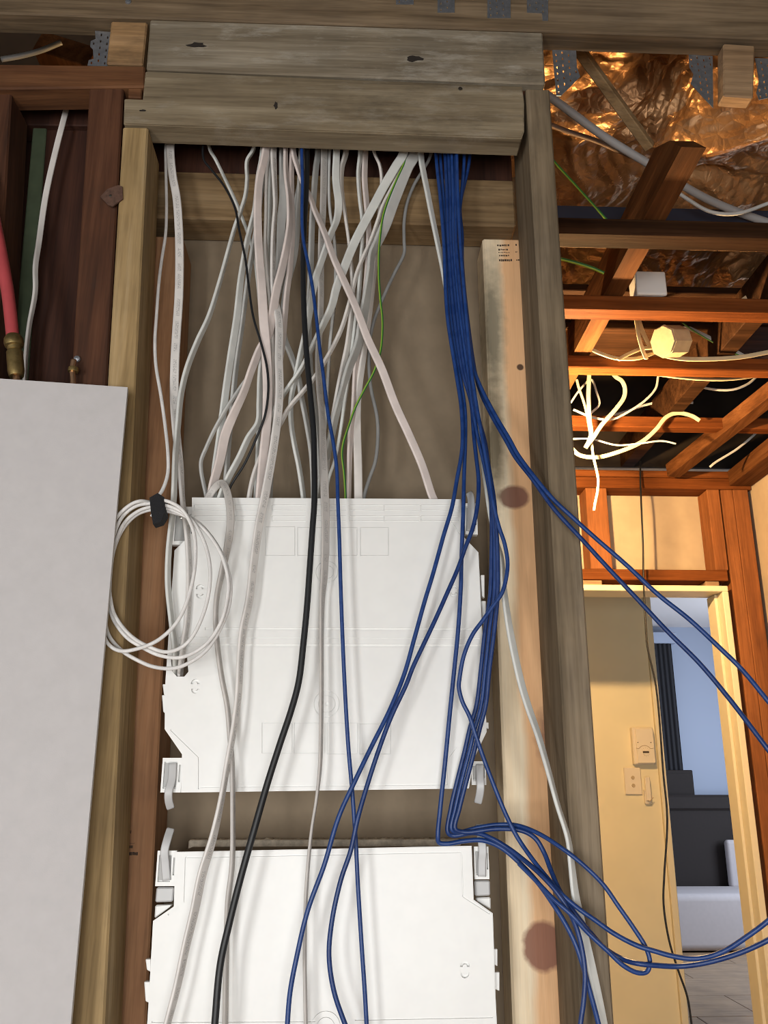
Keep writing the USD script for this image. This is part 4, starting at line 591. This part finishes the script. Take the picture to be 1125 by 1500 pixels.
# boxes
def rounded_box(c, s, r):
    c, s = np.asarray(c, float), np.asarray(s, float) / 2 - r
    sp = trimesh.creation.icosphere(2, r).vertices; return hull(np.vstack([sp + c + s * np.array(k) for k in np.ndindex(2, 2, 2) for k in [np.array(k) * 2 - 1]]))
gb = thing('switch_box', 'grey square switch box standing on the second batten', 'electrical box', P(952, 425, 1.87)); c = P(953, 416, 1.875)
obj('box', rounded_box((c[0], 1.905, c[2]), (.072, .055, .062), .008), GBOX, gb, smooth=40); obj('lid', rounded_box((c[0], 1.874, c[2]), (.076, .012, .066), .005), GBOX, gb, smooth=40)
jb = thing('junction_box', 'octagonal cream junction box tilted between two battens', 'electrical box', P(990, 500, 2.12))
c = P(988, 500, 2.06); axis = np.array([-.86, -.42, -.25]); axis /= np.linalg.norm(axis); R = .042
def octo(r, h, at):
    an = np.radians(22.5 + 45 * np.arange(8)); s = np.cross(axis, [0, 0, 1]); s /= np.linalg.norm(s); u = np.cross(s, axis)
    rg = np.cos(an)[:, None] * s * r + np.sin(an)[:, None] * u * r; return hull(np.vstack([at + rg, at + rg + axis * h]))
obj('body', octo(R, .058, c - axis * .02), JBOX, jb); obj('rim', octo(R * 1.04, .005, c + axis * .0385), JBOX, jb); obj('lid', octo(R * .95, .003, c + axis * .044), JBOX, jb)
# far loose cables
def far(label, pts, Y, wpx, m=CREAM, w=.0135, t=.006): return cable('ceiling_cable', label, pts, Y, w, m, t, [(0, wpx + .7), (1500, wpx + .7)], GRP_R)
far('white cable hanging straight from the lit batten to a cut end', [(864, 505, 2.50), (863.5, 530, 2.50), (863, 551), (862, 580), (864, 617), (866, 634), (862, 648), (857.5, 656)], 2.50, 7)
far('white cable bending in a hanging loop back to the cut end', [(895, 540, 2.51), (901, 551, 2.505), (911, 558), (915.5, 569), (914, 582), (903, 598), (881, 623), (869, 641), (858, 655)], 2.49, 6)
far('yellow-lit cable hanging longest below the battens', [(845, 556, 2.515), (847, 565), (857, 595), (863, 626), (867, 651), (869, 668), (872, 681), (876, 700), (875.5, 718), (872, 736), (870, 748)], 2.515, 5.5, w=.0085)
far('cream cable sagging in a shallow bowl right of the right stud', [(828, 646), (838, 657), (847.5, 666), (872, 670), (903, 663), (939.5, 647.5), (961, 629), (976, 611), (992, 605), (1013, 609), (1025, 616)], 2.57, 6)
far('thin dull cable behind the cream bowl shaped one', [(838, 643), (866, 643), (903, 652), (935, 650), (970, 646), (990, 650)], 2.55, 3, SILVER, .006, .004)
far('pale cable dropping over the batten and running right along it', [(934, 462), (936, 470), (941, 485), (952, 506), (970, 519), (995, 525), (1040, 526), (1070, 524.5), (1093, 522), (1125, 516), (1150, 512)], 2.165, 6)
far('pale cable dropping behind the box to the lit batten', [(931, 462), (932, 470), (936, 494), (942.6, 516), (947, 526)], 2.10, 5)
far('pale cable running left from the octagonal box along the batten', [(866, 512), (880, 518), (903, 525), (933, 525), (950, 520), (972, 510)], 2.175, 5)
far('second pale cable running left from the octagonal box', [(905, 527), (920, 519), (939.5, 511), (955, 509), (970, 506)], 2.14, 5)
far('grey cable with a green wire slanting right behind the octagonal box', [(985, 468), (1000, 476), (1025, 488), (1056, 503), (1090, 522)], 2.20, 5, SILVER)
cable('earth_wire', 'green wire running along the grey slanting cable', [(996, 470), (1012, 482), (1035, 496), (1060, 510), (1085, 522)], 2.19, .0045, GREEN)
far('cable rising to the right edge above the switch box batten', [(1078, 447), (1087, 440.5), (1105, 427), (1125, 408), (1150, 385)], 1.97, 6)
far('pale cable lying flat along the underside of the lit batten', [(965, 549), (979, 551), (1025, 555.5), (1071, 555.5), (1105, 551), (1120, 548)], 2.29, 4)
far('dull cable curving down left behind the lit batten', [(966, 545), (964, 552), (961, 568), (945.6, 586), (918, 604.6), (896.6, 614), (870, 612), (840, 600)], 2.55, 4, SILVER, .008)
far('dull cable sagging right behind the lit batten', [(985, 548), (1001, 555.5), (1031.5, 568), (1071, 571), (1096, 562), (1112, 548)], 2.50, 3.5, SILVER, .008)
far('dull cable at far right above the corner stud', [(1040, 684), (1047, 678), (1080.6, 657), (1111, 630.7), (1130, 610)], 2.75, 4, SILVER, .008)
far('dull tangled cable crossing behind the second batten', [(875, 468), (895, 478), (927, 491), (945, 500)], 2.35, 4, SILVER, .008)
far('dull tangled cable curving the other way behind the second batten', [(870, 490), (900, 490), (935, 478), (970, 472), (985, 466)], 2.40, 4, SILVER, .008)
far('dull cable loop low behind the far batten', [(836, 590), (850, 570), (866, 556), (874, 575), (878, 592), (866, 605)], 2.565, 4, SILVER, .007)
far('dull cable tangle running right behind the far batten', [(880, 612), (910, 605), (950, 592), (985, 588), (1015, 590)], 2.70, 5, SILVER, .009)
# ------------------------------------------------------------------ far room: door wall and rooms beyond
struct('wall_far_right', bx(1.476, 1.56, 1.48, 3.2, 0, 2.44), FARPL2, label='cream lining of the far room at the right edge')
timber('side_plate', bx(1.39, 1.474, 1.66, 2.995, 2.40, 2.458), ORANGEY, 'plate along the top of the far right wall', 'timber')
timber('door_wall_plate', bx(.40, 1.474, 3.0, 3.09, 2.432, 2.458), ORANGE, 'upper plate over the far doorway', 'timber', 'plates of the door wall')
timber('door_wall_plate', bx(.40, 1.474, 3.0, 3.09, 2.388, 2.430), ORANGE, 'lower plate over the far doorway', 'timber', 'plates of the door wall')
zl1, zl0 = 2.083, 2.043
x0, x1 = P(857, 712, 3)[0], P(888, 712, 3)[0]
timber('cripple_stud', bx(x0, x1, 3.0, 3.09, zl1, 2.387), ORANGEZ, 'short stud over the far doorway behind the hanging cable end', 'stud', 'short studs over the door')
x0, x1 = P(1035, 715, 3)[0], P(1053, 715, 3)[0]
timber('cripple_stud', bx(x0, x1, 3.0, 3.09, zl1, 2.387), ORANGEZ, 'short stud over the right end of the far doorway', 'stud', 'short studs over the door')
timber('door_lintel', bx(.45, P(1066, 845, 3)[0], 2.996, 3.09, zl0, zl1 - .001), ORANGE, 'red-brown lintel over the far doorway', 'timber')
timber('door_packer', bx(P(880, 855, 3)[0] - .09, P(882, 855, 3)[0], 3.0, 3.06, 2.024, 2.042), ENDG, 'packer between lintel and door head at left', 'timber', 'door packers'); timber('door_packer', bx(P(1034, 857, 3)[0], P(1054, 857, 3)[0], 3.0, 3.06, 2.024, 2.042), ENDG, 'packer between lintel and door head at right', 'timber', 'door packers')
cs_ = thing('corner_stud', 'wide orange corner stud right of the far doorway', 'stud', (1.40, 3.0, 0)); obj('stud', bx(1.358, 1.402, 3.0, 3.09, 0, 2.387), ORANGEZ, cs_); obj('stud', bx(1.4025, 1.458, 2.998, 3.09, 0, 2.387), ORANGEZ, cs_)
struct('wall_door_lining', bx(.30, 1.47, 3.092, 3.102, 2.03, 2.42), FARPL2, label='bare plaster lining seen between the studs over the far door')
d1 = setd(UsdGeom.Xform.Define(stage, '/World/door_1').GetPrim(), 'cream painted door frame of the far doorway', kind='structure')
xj = P(1083, 1000, 2.985)[0]
obj('door_head', bx(.60, xj, 2.985, 3.10, 2.002, 2.023), JAMB, d1); obj('door_jamb', bx(xj - .022, xj, 2.985, 3.10, 0, 2.0019), JAMB, d1); obj('door_stop', bx(xj - .033, xj - .0221, 3.03, 3.10, 0, 2.0), JAMB, d1)
obj('door_jamb', bx(.578, .60, 2.985, 3.10, 0, 2.023), JAMB, d1)
struct('wall_door_left', bx(.20, .577, 3.0, 3.10, 0, 2.38), FARPL2, label='lining left of the far doorway')
# hall wall with the controls
xh = P(953, 1000, 3.7)[0]; xe = P(962, 1000, 3.7)[0]
struct('wall_hall', bx(.2, xh, 3.70, 3.79, 0, 2.6), FARPL, label='cream hall wall with thermostat and switch')
d2 = setd(UsdGeom.Xform.Define(stage, '/World/door_2').GetPrim(), 'cream door edge at the bedroom opening', kind='structure'); obj('door_jamb', bx(xh + .0005, xe, 3.685, 3.80, 0, 2.55), JAMB, d2)
struct('wall_gable', bx(.1, 1.7, 3.104, 3.12, 2.51, 3.54), ROOFD, label='dark boards closing the roof space over the far door')
struct('ceiling_hall', bx(.2, 3.0, 3.11, 3.9, 2.56, 2.6), CEIL, label='ceiling of the hall beyond the far door')
th = thing('thermostat', 'cream wall thermostat with a round dial on the hall wall', 'thermostat', P(945, 1092, 3.7))
a, b = P(926, 1065, 3.66), P(962, 1120, 3.66); X0, X1, Z1, Z0 = a[0], min(b[0], xh - .001), a[2], b[2]; X0 = X1 - .088; zc = Z0 + (Z1 - Z0) * .33; xc = (X0 + X1) / 2
obj('case', bx(X0, X1, 3.668, 3.70, Z0, Z1, .004), SWITCH, th)
obj('front_cover', bx(X0 + .012, X1 - .002, 3.660, 3.668, Z0 + .005, Z1 - .005, .003), SWITCH, th)
arc = [(xc - .035, 3.6595, zc + .016), (xc - .024, 3.6595, zc + .014), (xc - .015, 3.6595, zc + .022), (xc, 3.6595, zc + .026), (xc + .015, 3.6595, zc + .022), (xc + .024, 3.6595, zc + .014), (xc + .037, 3.6595, zc + .016)]
obj('cover_seam', sweep(spline(arc, 5), .0022)[0], SWMID, th)
dl = obj('dial', lathe([(0, 0), (.0135, 0), (.013, .003), (0, .003)], (xc + .003, 3.66, zc), (0, -1, 0)), SWITCH, th); obj('dial_slot', bx(xc - .010, xc + .016, 3.6562, 3.658, zc - .004, zc + .004, .001), SWDARK, dl)
for k in range(12):
    t = k * math.pi / 6; r_ = .017; obj('dial_mark', bx(xc + .003 + r_ * math.cos(t) - .0009, xc + .003 + r_ * math.cos(t) + .0009, 3.6594, 3.6602, zc + r_ * math.sin(t) - .0009, zc + r_ * math.sin(t) + .0009, .0002), SWMID, dl)
for dx in (-.026, .028): obj('cover_screw', lathe([(0, 0), (.0022, 0), (0, .001)], (xc + dx, 3.66, zc + .038), (0, -1, 0), 12), SWDARK, th)
sw = thing('light_switch', 'cream two-button switch plate below the thermostat', 'light switch', P(930, 1143, 3.7))
a, b = P(913, 1124, 3.695), P(941, 1164, 3.695); obj('plate', bx(a[0], b[0], 3.690, 3.70, b[2], a[2], .003), SWITCH, sw); xc2 = (a[0] + b[0]) / 2; zc2 = (a[2] + b[2]) / 2
for dz in (.013, -.018): obj('button', lathe([(0, 0), (.0075, 0), (.0065, .003), (0, .003)], (xc2, 3.69, zc2 + dz), (0, -1, 0)), SWMID, sw)
rc = thing('remote_holder', 'pale remote control in a holder right of the switch plate', 'remote control', P(950, 1160, 3.69))
a, b = P(941.5, 1138, 3.69), P(955, 1178, 3.69); obj('holder', bx(a[0], b[0], 3.685, 3.70, b[2], a[2] - .05, .003), SWITCH, rc); obj('handset', bx(a[0] + .004, b[0] - .003, 3.676, 3.6845, b[2] + .012, a[2], .003), SWITCH, rc)
obj('hook', sweep(spline([(a[0] + .008, 3.6745, b[2] + .016), (a[0] + .014, 3.6745, b[2] + .011), (a[0] + .022, 3.6745, b[2] + .018), (a[0] + .032, 3.6745, b[2] + .026)], 5), .003)[0], SWMID, rc)
cable('hanging_cord', 'thin dark cord hanging in front of the far doorway', [(938, 676, 2.985), (938, 700, 2.975), (939.5, 742), (942, 803), (942.6, 846), (945.6, 911), (948, 945), (961, 1006), (971.7, 1133), (977.5, 1200), (973, 1283), (972, 1323), (980, 1377), (993, 1420), (1006.7, 1460), (1013, 1500), (1022, 1570)], 2.955, .0065, BLACK, group='black wires', sub=6)
# bedroom
struct('floor_hall', bx(.2, 5.0, 1.62, 9.2, -.05, -.012), GYPSUM, label='bed of the tiled floor')
fl = setd(UsdGeom.Xform.Define(stage, '/World/floor_tiles').GetPrim(), 'timber-look tiles on the bedroom floor', kind='structure')
for i in range(11):
    for j in range(3):
        u0 = 3.2 + i * .55; x0 = 1.2 + j * .95 + (i % 2) * .4
        obj('tile', bx(x0 + .003, x0 + .947, u0 + .003, u0 + .547, -.011, rnd.uniform(-.001, .001), .002), TILE, fl)
struct('wall_bedroom', bx(.9, 5.0, 9.0, 9.1, 0, 3.0), BLUEW, label='blue-grey bedroom wall'); struct('ceiling_bedroom', bx(.8, 5.0, 3.91, 9.1, 2.93, 3.0), CEIL, label='pale bedroom ceiling')
struct('wall_bedroom_left', bx(.80, .9, 3.9, 9.1, 0, 2.95), BLUEW, label='left wall of the bedroom')
brw = [bx(4.75, 4.85, 3.9, 6.05, 0, 2.95), bx(4.75, 4.85, 7.75, 9.1, 0, 2.95), bx(4.75, 4.85, 6.05, 7.75, 0, .85), bx(4.75, 4.85, 6.05, 7.75, 2.35, 2.95)]
struct('wall_bedroom_right', cat_mesh(brw), BLUEW, label='bedroom wall with the window')
w2 = setd(UsdGeom.Xform.Define(stage, '/World/window_2').GetPrim(), 'bedroom window out of view', kind='structure'); obj('window_frame', cat_mesh([bx(4.76, 4.8, 6.05, 6.09, .85, 2.35), bx(4.76, 4.8, 7.71, 7.75, .85, 2.35), bx(4.76, 4.8, 6.09, 7.71, .85, .89), bx(4.76, 4.8, 6.09, 7.71, 2.31, 2.35)]), JAMB, w2)
ct = thing('curtain', 'charcoal curtain hanging at the left of the bedroom wall', 'curtain', P(975, 1040, 8.85))
a, b = P(950, 941, 8.85), P(987, 1135, 8.85); x0c = a[0] - .15; x1c = P(996, 1060, 8.85)[0]
n = 60; xs = np.linspace(x0c, x1c, n); yy = 8.88 + .008 * np.sin(np.arange(n) * .9); pts = [(x, y) for x, y in zip(xs, yy)] + [(x, y + .02) for x, y in list(zip(xs, yy))[::-1]]
obj('cloth', m3.CrossSection([pts], m3.FillRule.Positive).extrude(P(970, 942, 8.85)[2] - .9).translate((0, 0, .9)) if Polygon(pts).exterior.is_ccw else m3.CrossSection([pts[::-1]], m3.FillRule.Positive).extrude(P(970, 942, 8.85)[2] - .9).translate((0, 0, .9)), CURT, ct)
obj('pelmet', bx(x0c - .02, x1c + .05, 8.84, 8.998, P(970, 942, 8.85)[2], P(970, 926, 8.85)[2], .005), BLUEW, ct)
bed = thing('bed', 'dark brown bed headboard with white bed linen in the far bedroom', 'bed', P(1030, 1380, 8.4))
zt = P(1030, 1166, 8.7)[2]
obj('headboard', bx(2.3, 4.1, 8.72, 8.80, .20, zt, .02), DKFAB, bed); obj('headboard_rail', bx(2.28, 4.12, 8.69, 8.82, zt - .13, zt + .01, .02), DKFAB, bed)
xm = P(995, 1350, 8.2)[0]
obj('mattress', rounded_box((3.2, 8.36, .235), (1.75, .66, .45), .06), LINEN, bed, smooth=40)
pl_ = thing('pillow', 'pale pillow leaning at the right of the dark headboard', 'pillow', P(1088, 1290, 8.5)); c = P(1098, 1262, 8.62)
obj('cushion', rounded_box((c[0] - .03, 8.64, c[2] - .02), (.36, .08, .42), .035), LINEN, pl_, smooth=40)
bs = thing('bedside_cabinet', 'small dark box between curtain and headboard', 'box', P(995, 1150, 8.84)); a, b = P(965, 1128, 8.84), P(1018, 1168, 8.84)
obj('case', bx(a[0], b[0], 8.83, 8.86, b[2] - .1, a[2], .008), DKFAB, bs); obj('front', bx(a[0] + .03, b[0] - .03, 8.824, 8.83, b[2] - .07, a[2] - .03, .002), DKFAB, bs)
# ------------------------------------------------------------------ the lamp in the far room, hanging behind the right stud
lc = np.array([.592, 2.28, 2.25])
lm = thing('work_lamp', 'bare warm bulb hanging behind the right stud', 'lamp', lc)
obj('bulb', trimesh.Trimesh(trimesh.creation.icosphere(2, .02).vertices + lc, trimesh.creation.icosphere(2, .02).faces), mats['lamp_glow'], lm, smooth=True)
obj('lamp_holder', lathe([(0, 0), (.012, 0), (.013, .03), (.009, .04), (0, .04)], lc + [0, 0, .019], (0, 0, 1)), BLACK, lm, smooth=40)
obj('flex', cyl(lc + [0, 0, .055], (lc[0] + .03, lc[1], 2.4995), .003, 10), BLACK, lm)
